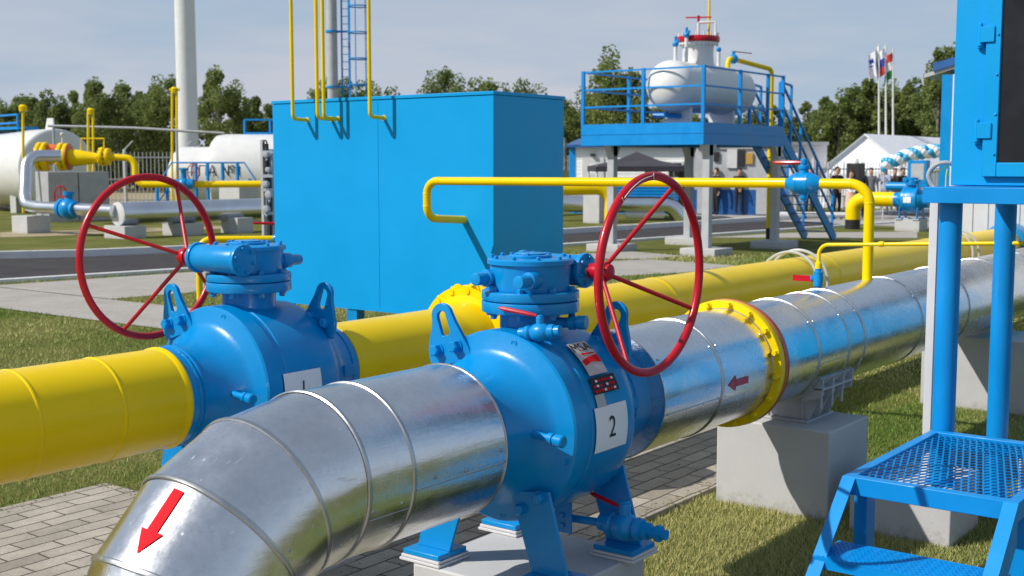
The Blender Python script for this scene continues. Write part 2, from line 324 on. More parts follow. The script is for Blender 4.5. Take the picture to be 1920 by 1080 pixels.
# ------------------------------------------------------------------ text helper
def text_mesh(txt, size, fn, name, mat, parent, sx=1.0):
    """letters as mesh, (u,v) centred on 0 mapped to 3D with fn"""
    cu = bpy.data.curves.new(name, 'FONT'); cu.body = txt; cu.size = size; cu.align_x = 'CENTER'; cu.align_y = 'CENTER'; cu.resolution_u = 4
    o = bpy.data.objects.new('tmp', cu); S.collection.objects.link(o)
    dg = bpy.context.evaluated_depsgraph_get(); me = bpy.data.meshes.new_from_object(o.evaluated_get(dg))
    vs = [fn(v.co.x*sx, v.co.y) for v in me.vertices]; fs = [tuple(p.vertices) for p in me.polygons]
    bpy.data.objects.remove(o); b = MB(); b.add(vs, fs); return b.build(name, mat, parent, flat=True)
def cyl_map(x0, yc, zc, R, a0, sgn=1):
    """u along X, v around the -Y side; a0 = angle above horizontal"""
    def fn(u, v, dr=0):
        a = a0+v/R; return V((x0+u, yc-(R+dr)*math.cos(a), zc+(R+dr)*math.sin(a)))
    return fn
def patch(fn, u0, u1, v0, v1, nu=2, nv=8, dr=.001, uvclip=None):
    b = MB(); vs = [fn(u0+(u1-u0)*i/nu, v0+(v1-v0)*j/nv, dr) for j in range(nv+1) for i in range(nu+1)]
    b.add(vs, [(j*(nu+1)+i, j*(nu+1)+i+1, (j+1)*(nu+1)+i+1, (j+1)*(nu+1)+i) for j in range(nv) for i in range(nu)]); return b
def arrow_poly(l, wd, hd): # pointing to -u
    return [(-l/2, 0), (-l/2+hd, -wd), (-l/2+hd, -wd*.45), (l/2, -wd*.45), (l/2, wd*.45), (-l/2+hd, wd*.45), (-l/2+hd, wd)]

# ================================================================== SETTING
def sheet(name, pts, z, mat, kind='structure'):
    b = MB(); b.add([(p[0], p[1], z) for p in pts], [tuple(range(len(pts)))]); o = b.build(name, mat, flat=True); o['kind'] = kind; return o
sheet('ground', [(-2000, -2000), (2500, -2000), (2500, 2500), (-2000, 2500)], 0, SOIL)
G = lambda x, y: at(x, y, 'Z', 0)
far = [V((-30, 40, 0)), V((6, 24.4, 0)), G(0, 486), G(150, 482.5), G(290, 476.5), V((20.5, 20.15, 0)), G(1056, 439.6), G(1441, 414.5), V((75, 11.5, 0))]
near = [V((-30, 24, 0)), V((4, 18.9, 0)), G(0, 530), G(290, 511.8), G(1056, 461), G(1544, 427), V((75, 8.6, 0))]
def band(a, off0, off1, z0, z1, name, mat):
    b = MB(); n = len(a); L_ = []
    for i, p in enumerate(a):
        t = (a[min(i+1, n-1)]-a[max(i-1, 0)]); t.z = 0; t.normalize(); nn = V((-t.y, t.x, 0)); L_.append((p+nn*off0, p+nn*off1))
    vs = []
    for p, q in L_: vs += [(p.x, p.y, z0), (q.x, q.y, z0), (p.x, p.y, z1), (q.x, q.y, z1)]
    fs = []
    for i in range(n-1):
        k = 4*i; m = k+4; fs += [(k, k+2, m+2, m), (k+1, m+1, m+3, k+3), (k+2, k+3, m+3, m+2)]
    b.add(vs, fs); o = b.build(name, mat, flat=True); o['kind'] = 'structure'; return o
rb = MB(); n_ = 40
def lerp_line(a, t):
    Ls = [(a[i+1]-a[i]).length for i in range(len(a)-1)]; T = t*sum(Ls)
    for i, l in enumerate(Ls):
        if T <= l or i == len(Ls)-1: return a[i].lerp(a[i+1], min(1, T/l))
        T -= l
rv = []
for i in range(n_+1):
    p = lerp_line(near, i/n_); q = lerp_line(far, i/n_); rv += [(p.x, p.y, .006), (q.x, q.y, .006)]
rb.add(rv, [(2*i, 2*i+2, 2*i+3, 2*i+1) for i in range(n_)]); ro = rb.build('road', ASPH, flat=True); ro['kind'] = 'structure'
band(far, 0, .18, -.05, .15, 'kerb', KERB); band(near, -.14, .02, -.05, .06, 'kerb', KERB)
# walks
sheet('path', [(8.62, 4.8), (10.1, 4.8), (10.1, 17.85), (8.62, 18.0)], .010, CONC)
sheet('path', [(10.14, 14.6), (18.4, 13.4), (18.4, 16.5), (10.14, 17.7)], .010, CONC)
WALKS = []
def gp(*q): r = [G(*p) for p in q]; WALKS.append(r); return r
sheet('path', gp((1030, 508), (1150, 519), (1290, 512), (1385, 499), (1215, 487), (1090, 494)), .010, CONC)
sheet('path', gp((1060, 486), (1210, 487), (1283, 481), (1185, 472.5), (1060, 479)), .014, CONC)
sheet('path', gp((1325, 446), (1720, 447), (1720, 435), (1480, 437)), .010, CONC)
sheet('path', gp((1290, 408), (1745, 428), (1745, 408), (1560, 398), (1290, 403)), .010, CONC)
sheet('path', gp((0, 446), (105, 443), (330, 433), (460, 428), (460, 423), (0, 436)), .010, SAND)
sheet('dry_field', [(24, 47.5), (60, 44), (130, 60), (60, 140), (-40, 120)], .012, SAND)
# paving slabs area (a raised apron)
def slab(name, x0, x1, y0, y1, z):
    b = MB(); b.box((x0, y0, -.1), (x1, y1, z)); o = b.build(name, PAVE, bevel=.004); o['kind'] = 'structure'; return o
slab('paving', -3.0, 3.33, -2.5, 3.189, .029); slab('paving', -3.0, 4.12, 3.19, 6.04, .03); slab('paving', 4.121, 7.75, 3.19, 3.98, .03)

# ================================================================== GRASS (stuff)
def grass():
    nt_ = 420000; P = []
    # density falls with distance; world polar around the origin
    r = np.sqrt(rng.uniform(0, 1, nt_)); d = 2.6*np.exp(rng.uniform(0, 1, nt_)*math.log(26/2.6))
    a = R_(37)+rng.uniform(-R_(30), R_(32), nt_); x = d*np.cos(a); y = d*np.sin(a)
    # extra in the sunlit strips near the stair
    x2 = rng.uniform(3.6, 9.5, 170000); y2 = rng.uniform(.6, 3.18, 170000)
    x = np.concatenate([x, x2]); y = np.concatenate([y, y2])
    keep = np.ones(len(x), bool)
    def cut(x0, x1, y0, y1):
        nonlocal keep; keep &= ~((x > x0) & (x < x1) & (y > y0) & (y < y1))
    jit = rng.normal(0, .018, len(x)); xs = x; ys = y
    keep &= ~((x < 4.12+jit) & (y > 3.19+jit) & (y < 6.04+jit)); keep &= ~((x < 3.33+jit) & (y <= 3.2)); keep &= ~((x >= 4.1) & (x < 7.75+jit) & (y > 3.19+jit) & (y < 3.98+jit))
    keep &= ~((x > 8.62+jit) & (x < 10.1+jit) & (y > 4.8) & (y < 18))
    keep &= ~((x > 10.1) & (x < 18.4) & (y > 14.6-.1451*(x-10.14)) & (y < 17.8-.1451*(x-10.14)))
    for q in ((3.44, 4.1, 2.43, 3.06), (5.97, 6.5, 2.44, 3.08), (9.4, 10, 2.44, 3.08), (5.9, 6.35, 1.79, 2.2), (3.2, 4.0, 3.9, 4.6)): cut(*q)
    for pg in WALKS:
        ins = np.zeros(len(x), bool); m_ = len(pg)
        for i in range(m_):
            xi, yi = pg[i].x, pg[i].y; xj, yj = pg[i-1].x, pg[i-1].y
            ins ^= ((yi > y) != (yj > y)) & (x < (xj-xi)*(y-yi)/(yj-yi+1e-9)+xi)
        keep &= ~ins
    # road
    def side(pts, xx, yy): return yy-np.interp(xx, [p.x for p in pts], [p.y for p in pts])
    keep &= ~((side(near, x, y) > -.16) & (side(far, x, y) < .2))
    x = x[keep]; y = y[keep]; n = len(x); dist = np.hypot(x, y)
    # clumpy height
    cl = .5+.5*np.sin(x*5.3+np.sin(y*4.1)*2)*np.sin(y*6.1+np.sin(x*3.7)*2)
    h = (.013+.025*rng.random(n))*(.7+.5*cl); wd = np.maximum(.0026, dist*.00042)*rng.uniform(.8, 1.4, n); h = np.maximum(h, dist*.0022)
    an = rng.uniform(0, 2*PI, n); le = rng.uniform(.1, 1.0, n)*h; ln = rng.uniform(0, 2*PI, n)
    v = np.zeros((n, 3, 3)); dx = np.cos(an)*wd; dy = np.sin(an)*wd
    v[:, 0] = np.stack([x-dx, y-dy, np.full(n, -.002)], 1); v[:, 1] = np.stack([x+dx, y+dy, np.full(n, -.002)], 1)
    v[:, 2] = np.stack([x+np.cos(ln)*le, y+np.sin(ln)*le, h], 1)
    me = bpy.data.meshes.new('grass'); me.vertices.add(3*n); me.vertices.foreach_set('co', v.ravel()); me.loops.add(3*n); me.loops.foreach_set('vertex_index', np.arange(3*n, dtype=np.int32))
    me.polygons.add(n); me.polygons.foreach_set('loop_start', np.arange(0, 3*n, 3, dtype=np.int32)); me.update(); me.validate()
    # per-blade tint
    dry = np.clip(.5+.35*np.sin(x*1.3+1.5*np.sin(y*.9))+.35*np.sin(y*1.7+x*.6), 0, 1)*.8+rng.normal(0, .28, n); dry = np.clip(dry, 0, 1)
    c0 = np.array([.15, .25, .04]); c1 = np.array([.60, .55, .24]); c = c0+(c1-c0)*dry[:, None]; c *= rng.uniform(.7, 1.3, n)[:, None]
    ca = me.color_attributes.new('tint', 'FLOAT_COLOR', 'POINT'); cc = np.ones((3*n, 4)); cc[:, :3] = np.repeat(c, 3, 0); ca.data.foreach_set('color', cc.ravel())
    m, t, b = new_mat('grass'); at_ = N(t, 'ShaderNodeAttribute', attribute_name='tint'); t.links.new(at_.outputs['Color'], b.inputs['Base Color']); b.inputs['Roughness'].default_value = .7; b.inputs['Specular IOR Level'].default_value = .2
    tl = N(t, 'ShaderNodeBsdfTranslucent'); t.links.new(at_.outputs['Color'], tl.inputs[0]); ms = N(t, 'ShaderNodeMixShader'); ms.inputs[0].default_value = .3
    t.links.new(b.outputs[0], ms.inputs[1]); t.links.new(tl.outputs[0], ms.inputs[2]); t.links.new(ms.outputs[0], t.nodes['Material Output'].inputs[0])
    me.materials.append(m); o = bpy.data.objects.new('grass', me); S.collection.objects.link(o)
    tag(o, 'short mown lawn grass with dry straw coloured patches', 'grass', kind='stuff')
grass()
cb = MB(); crng = random.Random(3)
for i in range(900):
    e = crng.random()
    if e < .4: p = V((crng.uniform(3.4, 7.7), 3.19+abs(crng.gauss(0, .05)), .031))
    elif e < .7: p = V((crng.uniform(-1, 4.1), 6.04-abs(crng.gauss(0, .06)), .031))
    elif e < .85: p = V((4.12-abs(crng.gauss(0, .05)), crng.uniform(4, 6), .031))
    else: p = V((crng.uniform(2.5, 7), crng.uniform(3.2, 3.95), .031))
    r_ = crng.uniform(.0015, .006); a = crng.uniform(0, 6.3); u = V((math.cos(a), math.sin(a), 0))*r_*crng.uniform(1, 3); v_ = V((-math.sin(a), math.cos(a), 0))*r_
    cb.add([p-u, p-v_, p+u, p+v_, p+V((0, 0, r_*.8))], [(0, 1, 4), (1, 2, 4), (2, 3, 4), (3, 0, 4)])
o = cb.build('soil_crumbs', rough_mat('crumbs', (.10, .085, .05), (.34, .30, .14), 20)); tag(o, 'soil crumbs and dry clippings scattered along the paving edges', 'soil', kind='stuff')

# ================================================================== VALVES
def handwheel(root, c, hub, Rr=.365, ax=-1, rot=62, mark=False):
    """rim centre c, hub centre hub, axis along Y"""
    ax_s = -1 if V(c).y < V(hub).y else 1
    b = MB(); pts = [V(c)+V((math.cos(2*PI*k/64)*Rr, 0, math.sin(2*PI*k/64)*Rr)) for k in range(64)]
    b.tube(pts, .0165, 14, closed=True); hw = b.build('handwheel', RED, root)
    for q in range(4):
        a = R_(rot+90*q); e = V(c)+V((math.cos(a)*Rr, 0, math.sin(a)*Rr)); s_ = V(hub)+V((math.cos(a)*.02, 0, math.sin(a)*.02))
        b = MB(); b.tube([s_, e], .009, 10); b.build('spoke', RED, hw)
    b = MB(); b.bcyl(V(hub)+V((0, -.035 if ax_s < 0 else -.06, 0)), V(hub)+V((0, .06 if ax_s < 0 else .035, 0)), .031, .006); b.bcyl(V(hub)+V((0, -.02, 0)), V(hub)+V((0, .02, 0)), .040, .008); b.build('hub', RED, hw)
    if mark:
        b = MB(); n = 14
        a0, a1 = R_(95), R_(128)
        P = [V(c)+V((math.cos(a0+(a1-a0)*i/n)*(Rr+.002), ax*.0168, math.sin(a0+(a1-a0)*i/n)*(Rr+.002))) for i in range(n+1)]
        b.tube(P, .0016, 5)
        for aa in (a0-.02, a1+.03):
            p = V(c)+V((math.cos(aa)*Rr, ax*.0165, math.sin(aa)*Rr)); q = V((math.cos(aa), 0, math.sin(aa)))
            b.tube([p-q*.012, p+q*.012], .0016, 5)
        b.build('turning_mark', WSTK, hw)
def small_ball_valve(b, p, d, up, r=.03, l=.13):
    """body of a small threaded ball valve along d"""
    p = V(p); d = V(d).normalized(); up = V(up)
    b.rev([(-l/2, r*.55), (-l/2+.001, r*.7), (-l*.36, r*.7), (-l*.36+.001, r*.85), (-l*.25, r*.95), (-l*.2, r*.72), (-l*.15, r), (-l*.05, r*1.15), (l*.05, r*1.15), (l*.15, r), (l*.2, r*.72), (l*.25, r*.95), (l*.36, r*.85), (l*.36+.001, r*.7), (l/2-.001, r*.7), (l/2, r*.55)], p, d, 16)
    b.bcyl(p, p+up*(r*1.9), r*.5, .002, 14); b.hexb(p+up*(r*1.6), up, r*.42, r*.5)
def handle(b, p, q, r=.008):
    p = V(p); q = V(q); b.tube([p, p.lerp(q, .12), p.lerp(q, .25), p.lerp(q, .9), q], [r*.7, r*.8, r, r, r*.6], 8)
def lug(root, xc, yc, zc, sx, sy, facing):
    """lifting lug plate in the YZ plane at x=xc+sx, leaning to sy side"""
    tilt = R_(17)*sy; base = V((xc+sx, yc+sy*.200, zc+.240)); u = V((0, math.cos(tilt)*sy, -math.sin(tilt)*sy)); v = V((0, math.sin(tilt), math.cos(tilt)))
    outer = [(.10, -.02), (.108, .02), (.102, .055), (.080, .10), (.058, .14), (.050, .165)]+[(.05*math.cos(a), .165+.05*math.sin(a)) for a in [PI*k/10 for k in range(1, 10)]]+[(-.05, .165), (-.058, .13), (-.078, .07), (-.095, .02), (-.10, -.02)]
    inn = []
    for (a, c) in outer:
        ang = math.atan2(c-.135, a); ca, sa = math.cos(ang), math.sin(ang)
        inn.append((.023*ca, (.162 if sa > 0 else .108)+.023*sa))
    W3 = lambda a, c: base+u*a+v*c
    b = MB(); b.ringplate([W3(*q) for q in outer], [W3(*q) for q in inn], V((.018*facing, 0, 0))); lg = b.build('lifting_lug', BLUE, root, bevel=.002)
    for q in ((.055, .045), (-.040, .040)):
        b = MB(); b.hexb(W3(*q)+V((min(0, .018*facing), 0, 0)), (-1, 0, 0), .023, .032); b.build('bolt', BLUE, lg)
def gearbox(root, xc, yc, gs, wheel_off, rot, ax):
    T = lambda dx, dy, z: V((xc+gs*dx, yc+gs*dy, z))
    b = MB(); b.rev([(1.10, .118), (1.30, .118)], (xc, yc, 0), (0, 0, 1), 40); st = b.build('stem_housing', BLUE, root)
    b = MB(); b.bcyl((xc, yc, 1.295), (xc, yc, 1.338), .188, .005, 48); b.bcyl((xc, yc, 1.341), (xc, yc, 1.376), .188, .005, 48); fl = b.build('mounting_flange', BLUE, root)
    for k in range(8):
        a = 2*PI*(k+.5)/8; p = V((xc+.162*math.cos(a), yc+.162*math.sin(a), 1.376)); b = MB(); b.rev([(-.103, .011), (-.100, .014), (-.081, .014), (-.0805, .008), (-.001, .008), (0, .0175), (.0025, .0175), (.003, .014), (.015, .014), (.017, .011)], p, (0, 0, 1), 6); b.build('bolt', BLUE, fl)
    b = MB(); b.rev([(1.374, .142), (1.378, .150), (1.476, .156), (1.478, .166), (1.494, .166), (1.499, .160), (1.501, .10), (1.503, .01)], (xc, yc, 0), (0, 0, 1), 48)
    # worm housing along Y on the +dx side, with a web to the drum
    b.bcyl(T(.165, -.135, 1.445), T(.165, .155, 1.445), .060, .006, 32); b.bcyl(T(.165, -.150, 1.445), T(.165, -.128, 1.445), .068, .004, 32); b.bcyl(T(.165, .140, 1.445), T(.165, .165, 1.445), .068, .004, 32)
    b.box(T(.04, -.10, 1.40), T(.165, .10, 1.485)); gb = b.build('gearbox', BLUE, root)
    for yy, dd in ((-.150, -1), (.165, 1)):
        for k in range(6):
            a = 2*PI*k/6+.3; p = T(.165+.052*math.cos(a), yy, 1.445+.052*math.sin(a)); b = MB(); b.hexb(p, (0, dd*gs, 0), .0075, .010); b.build('bolt', BLUE, gb)
    b = MB(); b.bcyl((xc, yc, 1.500), (xc, yc, 1.512), .082, .003, 40); b.bcyl((xc, yc, 1.512), (xc, yc, 1.518), .06, .003, 40); cp = b.build('indicator_cap', BLUE, gb)
    for k in range(10):
        a = 2*PI*k/10+.2; b = MB(); b.hexb((xc+.148*math.cos(a), yc+.148*math.sin(a), 1.499), (0, 0, 1), .009, .012); b.build('bolt', BLUE, gb)
    for k in range(4):
        a = 2*PI*k/4+.5; b = MB(); b.hexb((xc+.072*math.cos(a), yc+.072*math.sin(a), 1.511), (0, 0, 1), .007, .009); b.build('bolt', BLUE, cp)
    # two travel stops pointing away from the worm
    for dy in (.10, -.10) :
        b = MB(); b.bcyl(T(-.08, dy, 1.425), T(-.215, dy, 1.425), .024, .003, 20); b.bcyl(T(-.10, dy, 1.425), T(-.155, dy, 1.425), .033, .004, 20); b.build('stop_screw', BLUE, gb)
    # input shaft
    h = T(.165, -.225, 1.445); b = MB(); b.cyl(T(.165, -.14, 1.445), T(.165, -.235, 1.445), .016, n=16); b.build('input_shaft', GREYM, gb)
    handwheel(root, T(.165, -wheel_off, 1.445 if gs > 0 else 1.432), h, .366, ax, rot, mark=(gs > 0))
def make_valve(name, xc, yc, gs, n0, n1, label, woff, num, nlab):
    zc = .88; root = thing(name, (xc, yc, .33), label, 'valve', 'large blue ball valves with red handwheels')
    b = MB(); prof = [(-n0, .207), (-.43, .209), (-.428, .216), (-.418, .216), (-.416, .209), (-.38, .212), (-.34, .219), (-.305, .232), (-.275, .250), (-.252, .268), (-.238, .283), (-.232, .296), (-.216, .352), (-.208, .359), (-.19, .361), (-.135, .361), (-.128, .352), (-.10, .352), (-.095, .357),
        (0, .360), (.10, .357), (.16, .352), (.195, .350), (.213, .342), (.215, .306), (.245, .300), (.27, .288), (.30, .262), (.34, .230), (.38, .214), (.43, .209), (n1, .207)]
    b.rev(prof, (xc, yc, zc), (1, 0, 0), 96)
    for k in (16.6, 17.7, 6.5, 12, 1.5):
        a = 2*PI*(-k+.35+12)/20; p = V((xc-.2205, yc+.331*math.cos(a), zc+.331*math.sin(a))); b.rev([(0, .0135), (.003, .0135), (.0035, .011), (.002, .011), (.002, .002)], p, (-1, 0, 0), 14)
    b.build('body', BLUE, root, sharp=28)
    for sx in (-.445, .445):
        b = MB(); rb_ = [V((xc+sx+.0015*math.sin(k*2.7), yc+(.2095+.0008*math.sin(k*1.9))*math.cos(2*PI*k/120), zc+(.2095+.0008*math.sin(k*1.9))*math.sin(2*PI*k/120))) for k in range(120)]; b.tube(rb_, [.0042+.0009*math.sin(k*2.1) for k in range(120)], 6, closed=True); b.build('weld_bead', BLUE, root)
    gearbox(root, xc, yc, gs, woff, 64, -1)
    lug(root, xc, yc, zc, -.236, 1, 1); lug(root, xc, yc, zc, .218, -1, 1)
    # legs
    for sx in (-1, 1):
        for sy in (-1, 1):
            X0 = xc+sx*.245; tt = V((.014*sx, 0, 0))
            poly = [V((X0, yc+sy*.10, .66)), V((X0, yc+sy*.27, .68)), V((X0, yc+sy*.355, .372)), V((X0, yc+sy*.195, .372))]
            b = MB(); b.prism(poly, tt); lg = b.build('leg', BLUE, root, bevel=.002)
            b = MB(); b.box((X0-.085, yc+sy*.19, .352), (X0+.085, yc+sy*.37, .372)); b.build('foot_plate', BLUE, lg, bevel=.003)
            b = MB(); b.box((X0-.095, yc+sy*.18, .328), (X0+.09, yc+sy*.38, .339)); b.box((X0-.09, yc+sy*.185, .3405), (X0+.092, yc+sy*.375, .3515)); b.build('shim', LGREY, lg, bevel=.002)
            for q in (.15, .235):
                b = MB(); b.hexb((X0+min(tt.x, 0), yc+sy*q, .600+.055*(q > .2)), (-1, 0, 0), .021, .026); b.build('bolt', BLUE, lg)
    # injection fitting on the flank
    b = MB(); p = V((xc-.30, yc-.245, .895)); d = V((-.1, -1, -.05)).normalized()
    b.rev([(-.03, .014), (.0, .014), (.06, .014), (.061, .021), (.082, .021), (.083, .016), (.092, .016), (.093, .023), (.125, .023), (.130, .018)], p, d, 12); b.build('grease_fitting', BLUE, root)
    b = MB(); p = V((xc+.40, yc-.205, .90)); b.box(p+V((-.03, -.02, -.025)), p+V((.03, .02, .025))); b.build('lug_block', BLUE, root, bevel=.003)
    # paper number
    fn = cyl_map(xc+(.02 if gs > 0 else -.02), yc, zc, .361, R_(.5)); b = patch(fn, -.108, .108, -.083, .085, 2, 8, .0025); b.add([], [])
    pl_ = b.build('number_sheet', WSTK, root); pl_['label'] = nlab
    f2 = cyl_map(xc+(.02 if gs > 0 else -.02), yc, zc, .366, R_(.5)); text_mesh(num, .115, lambda u, v: f2(u, v), 'number', INK, pl_, .85)
    return root
v2 = make_valve('ball_valve', 3.78, 2.76, 1, .53, .585, 'large blue valve with the white number 2 sheet, its red handwheel on the right', .44, '2', 'white sheet reading 2')
v1 = make_valve('ball_valve', 3.652, 4.225, -1, .487, .487, 'large blue valve with the white number 1 sheet, its red handwheel on the left', .485, '1', 'white sheet reading 1')
# maker's plates on valve 2
fn = cyl_map(3.785, 2.76, .88, .366, R_(44.5)); pl_ = patch(fn, -.062, .062, -.075, .075, 2, 8, .004).build('maker_plate', CHROME, v2); pl_['label'] = 'silver and red plate reading MSA'
f2 = cyl_map(3.785, 2.76, .88, .372, R_(44.5)); text_mesh('MSA', .056, lambda u, v: f2(u, v+.047), 'lettering', INK, pl_, 1.15)
b = MB(); b.add([f2(x, y) for x, y in ((-.055, -.012), (-.01, .0), (.058, .006), (.058, -.03), (0, -.022), (-.05, -.034))], [(0, 1, 4, 5), (1, 2, 3, 4)]); b.add([f2(x, y) for x, y in ((-.03, .022), (.05, .016), (.055, .012), (-.03, .012))], [(0, 1, 2, 3)]); b.build('red_flash', RED_ST, pl_, flat=True)
fn = cyl_map(3.80, 2.76, .88, .361, R_(26.5)); pl_ = patch(fn, -.085, .085, -.033, .033, 4, 4, .003).build('data_plate', BLACK, v2); pl_['label'] = 'small black data plate with red and white print'
f2 = cyl_map(3.80, 2.76, .88, .366, R_(26.5)); b = MB(); b2 = MB()
for i in range(3):
    for j in range(7):
        if random.random() < .75:
            bb = b if random.random() < .5 else b2; x0 = -.075+j*.021; y0 = -.026+i*.019; bb.add([f2(x0, y0), f2(x0+.015, y0), f2(x0+.015, y0+.009), f2(x0, y0+.009)], [(0, 1, 2, 3)])
b.build('red_print', RED_ST, pl_, flat=True); b2.build('white_print', WSTK, pl_, flat=True)
fn = cyl_map(3.745, 2.76, .88, .361, R_(17.5)); patch(fn, -.03, .03, -.024, .024, 2, 3, .003).build('worn_label', GREYM, v2)
# small bleed valve on the stem (top) and drain valve (bottom) of valve 2
b = MB(); small_ball_valve(b, (3.60, 2.585, 1.245), (.12, -1, .12), (0, 0, 1), .030, .17); b.tube([(3.68, 2.62, 1.25), (3.60, 2.60, 1.245)], .016, 10)
bv = b.build('bleed_valve', BLUE, v2); b = MB(); handle(b, (3.60, 2.60, 1.305), (3.575, 2.755, 1.325), .0085); b.build('handle', RED, bv)
b = MB(); b.rev([(0, .02), (.05, .02), (.051, .028), (.075, .028), (.076, .02), (.085, .02), (.086, .027), (.12, .027)], (3.80, 2.65, 1.255), (.25, -1, .05), 12); b.build('relief_nipple', BLUE, v2)
b = MB(); b.tube([(3.72, 2.86, .50), (3.90, 2.78, .465), (3.93, 2.45, .47)], .016, 12); small_ball_valve(b, (3.93, 2.42, .47), (0, -1, 0), (0, 0, 1), .048, .22); b.rev([(0, .024), (.03, .024), (.031, .032), (.05, .032), (.051, .02), (.075, .02)], (3.93, 2.31, .47), (0, -1, 0), 12)
dv = b.build('drain_valve', BLUE, v2); b = MB(); handle(b, (3.93, 2.44, .545), (3.93, 2.575, .575), .0095); b.build('handle', RED, dv)
b = MB(); b.box((3.86, 2.62, .42), (3.866, 2.70, .56)); b.hexb((3.86, 2.66, .45), (-1, 0, 0), .01, .01); b.hexb((3.86, 2.66, .49), (-1, 0, 0), .01, .01); b.build('bracket', BLUE, v2)

# ================================================================== PIPES
def seam(b, x, Y, Z, r, w_=.007, h=.004, n=72): b.rev([(-w_, r-.001), (-w_*.6, r+h), (w_*.6, r+h), (w_, r-.001)], (x, Y, Z), (1, 0, 0), n, cap=False)
# -- galvanised elbow to the ground
X2, Z2, r2 = 2.76, .88, .272
t = thing('clad_elbow_pipe', (2.0, X2, 0), 'shiny galvanised pipe elbow in the foreground bending to the ground, with a red down arrow', 'pipe')
Xb, Rb = 2.60, .59; rings = [(3.27, 0, .272), (2.80, 0, .272), (Xb, 0, .272)]
b = MB(); sb = MB(); n = 96
def ring3(cx, cz, th, r):
    nx, nz = -math.sin(th), math.cos(th)
    return [V((cx+r*math.sin(a)*nx, X2+r*math.cos(a), cz+r*math.sin(a)*nz)) for a in [2*PI*k/n for k in range(n)]]
L_ = [(3.272, .88, 0), (2.80, .88, 0), (Xb-.0, .88, 0)]
for k in range(1, 6):
    th = R_(18*k); L_.append((Xb-Rb*math.sin(th), .88-Rb+Rb*math.cos(th), th))
L_.append((Xb-Rb, -.05, R_(90)))
for i in range(len(L_)-1):
    vs = ring3(L_[i][0], L_[i][1], L_[i][2], r2+.0015*(i % 2))+ring3(L_[i+1][0], L_[i+1][1], L_[i+1][2], r2+.0015*(i % 2))
    b.add(vs, [(k, (k+1) % n, n+(k+1) % n, n+k) for k in range(n)])
b.add(ring3(3.272, .88, 0, r2)+ring3(3.272, .88, 0, .212), [(k, (k+1) % n, n+(k+1) % n, n+k) for k in range(n)])
ja = b.build('cladding', GALV, t, sharp=30)
for i, (cx, cz, th) in enumerate(L_[1:-1]):
    sb = MB(); P0 = ring3(cx, cz, th, r2+.001); dv_ = V((math.cos(th), 0, math.sin(th)))
    prof = [(-.009, .000), (-.006, .0045), (.002, .0055), (.006, .0045), (.009, 0)]
    vs = []
    for s_, h in prof: vs += [p+dv_*s_ for p in ring3(cx, cz, th, r2+.001+h)]
    sb.add(vs, [(j*n+k, j*n+(k+1) % n, (j+1)*n+(k+1) % n, (j+1)*n+k) for j in range(len(prof)-1) for k in range(n)]); sb.build('seam', GALV2, ja)
sb = MB(); sb.tube([V((3.272, X2+.273*math.cos(2*PI*k/72), Z2+.273*math.sin(2*PI*k/72))) for k in range(72)], .0035, 6, closed=True); sb.build('rolled_edge', GALV2, ja)
sb = MB()
for (x, a) in ((3.05, -5), (2.62, -14), (2.75, -14), (3.24, 2), (2.9, -3)):
    a = R_(a); d = V((0, -math.cos(a), math.sin(a))); sb.rev([(0, .007), (.004, .0055)], V((x, X2, Z2))+d*(r2+.001), d, 8)
for k in (2, 3):
    th = R_(18*k); cx, cz = Xb-Rb*math.sin(th), .88-Rb+Rb*math.cos(th); d = V((0, -1, 0)); sb.rev([(0, .007), (.004, .0055)], V((cx+.02, X2, cz+.02))+d*(r2+.001), d, 8)
sb.build('screws', GALV2, ja)
# longitudinal lap seam
sb = MB()
for (xa, xb_, aa) in ((2.81, 3.265, -8), (2.61, 2.79, -20)):
    a = R_(aa); d = V((0, -math.cos(a), math.sin(a))); sb.bar(V((xa, X2, Z2))+d*(r2+.0015), V((xb_, X2, Z2))+d*(r2+.0015), .004, .003, d)
sb.build('lap_seam', GALV2, ja)
# down arrow sticker lying on mitre segments between seam 2 and 3 (36-54 deg)
def elbow_pt(th, a, r):  # a: angle round the section from outer spine towards -Y
    # chord interpolation between seam rings
    st = R_(18); k = math.floor(th/st); f = th/st-k
    def P(kk):
        t_ = st*kk; nx, nz = -math.sin(t_), math.cos(t_); cx = Xb-Rb*math.sin(t_); cz = .88-Rb+Rb*math.cos(t_)
        return V((cx+r*math.cos(a)*nx, X2-r*math.sin(a), cz+r*math.cos(a)*nz))
    return P(k).lerp(P(k+1), f)
ab = MB(); A = []
poly = arrow_poly(1, .19, .30); nn = 12
def amap(u, v): return elbow_pt(R_(46.6)-u*R_(16.2), R_(24)+v, r2+.0035)
def strip(u0, u1, w0, w1, k=8):
    vs = []
    for i in range(k+1):
        u = u0+(u1-u0)*i/k; wv = w0+(w1-w0)*i/k
        vs += [amap(u, -wv), amap(u, -wv*.33), amap(u, wv*.33), amap(u, wv)]
    ab.add(vs, [(4*i+j, 4*i+j+1, 4*i+5+j, 4*i+4+j) for i in range(k) for j in range(3)])
strip(-.5, .18, .062, .062) ; strip(.18, .5, .145, .002)
# pointing down the flow = growing theta; flip
ab.v = []; ab.f = []; ab.m = []
ARC, ARL, ARA = 44.6, 13.6, 11.5
def amap(u, v): return elbow_pt(R_(ARC)+u*R_(ARL), R_(ARA)+v, r2+.0035)
strip(-.5, .14, .068, .068); strip(.14, .5, .14, .002)
o = ab.build('flow_arrow', RED_ST, t); o['label'] = 'bright red arrow pointing down'

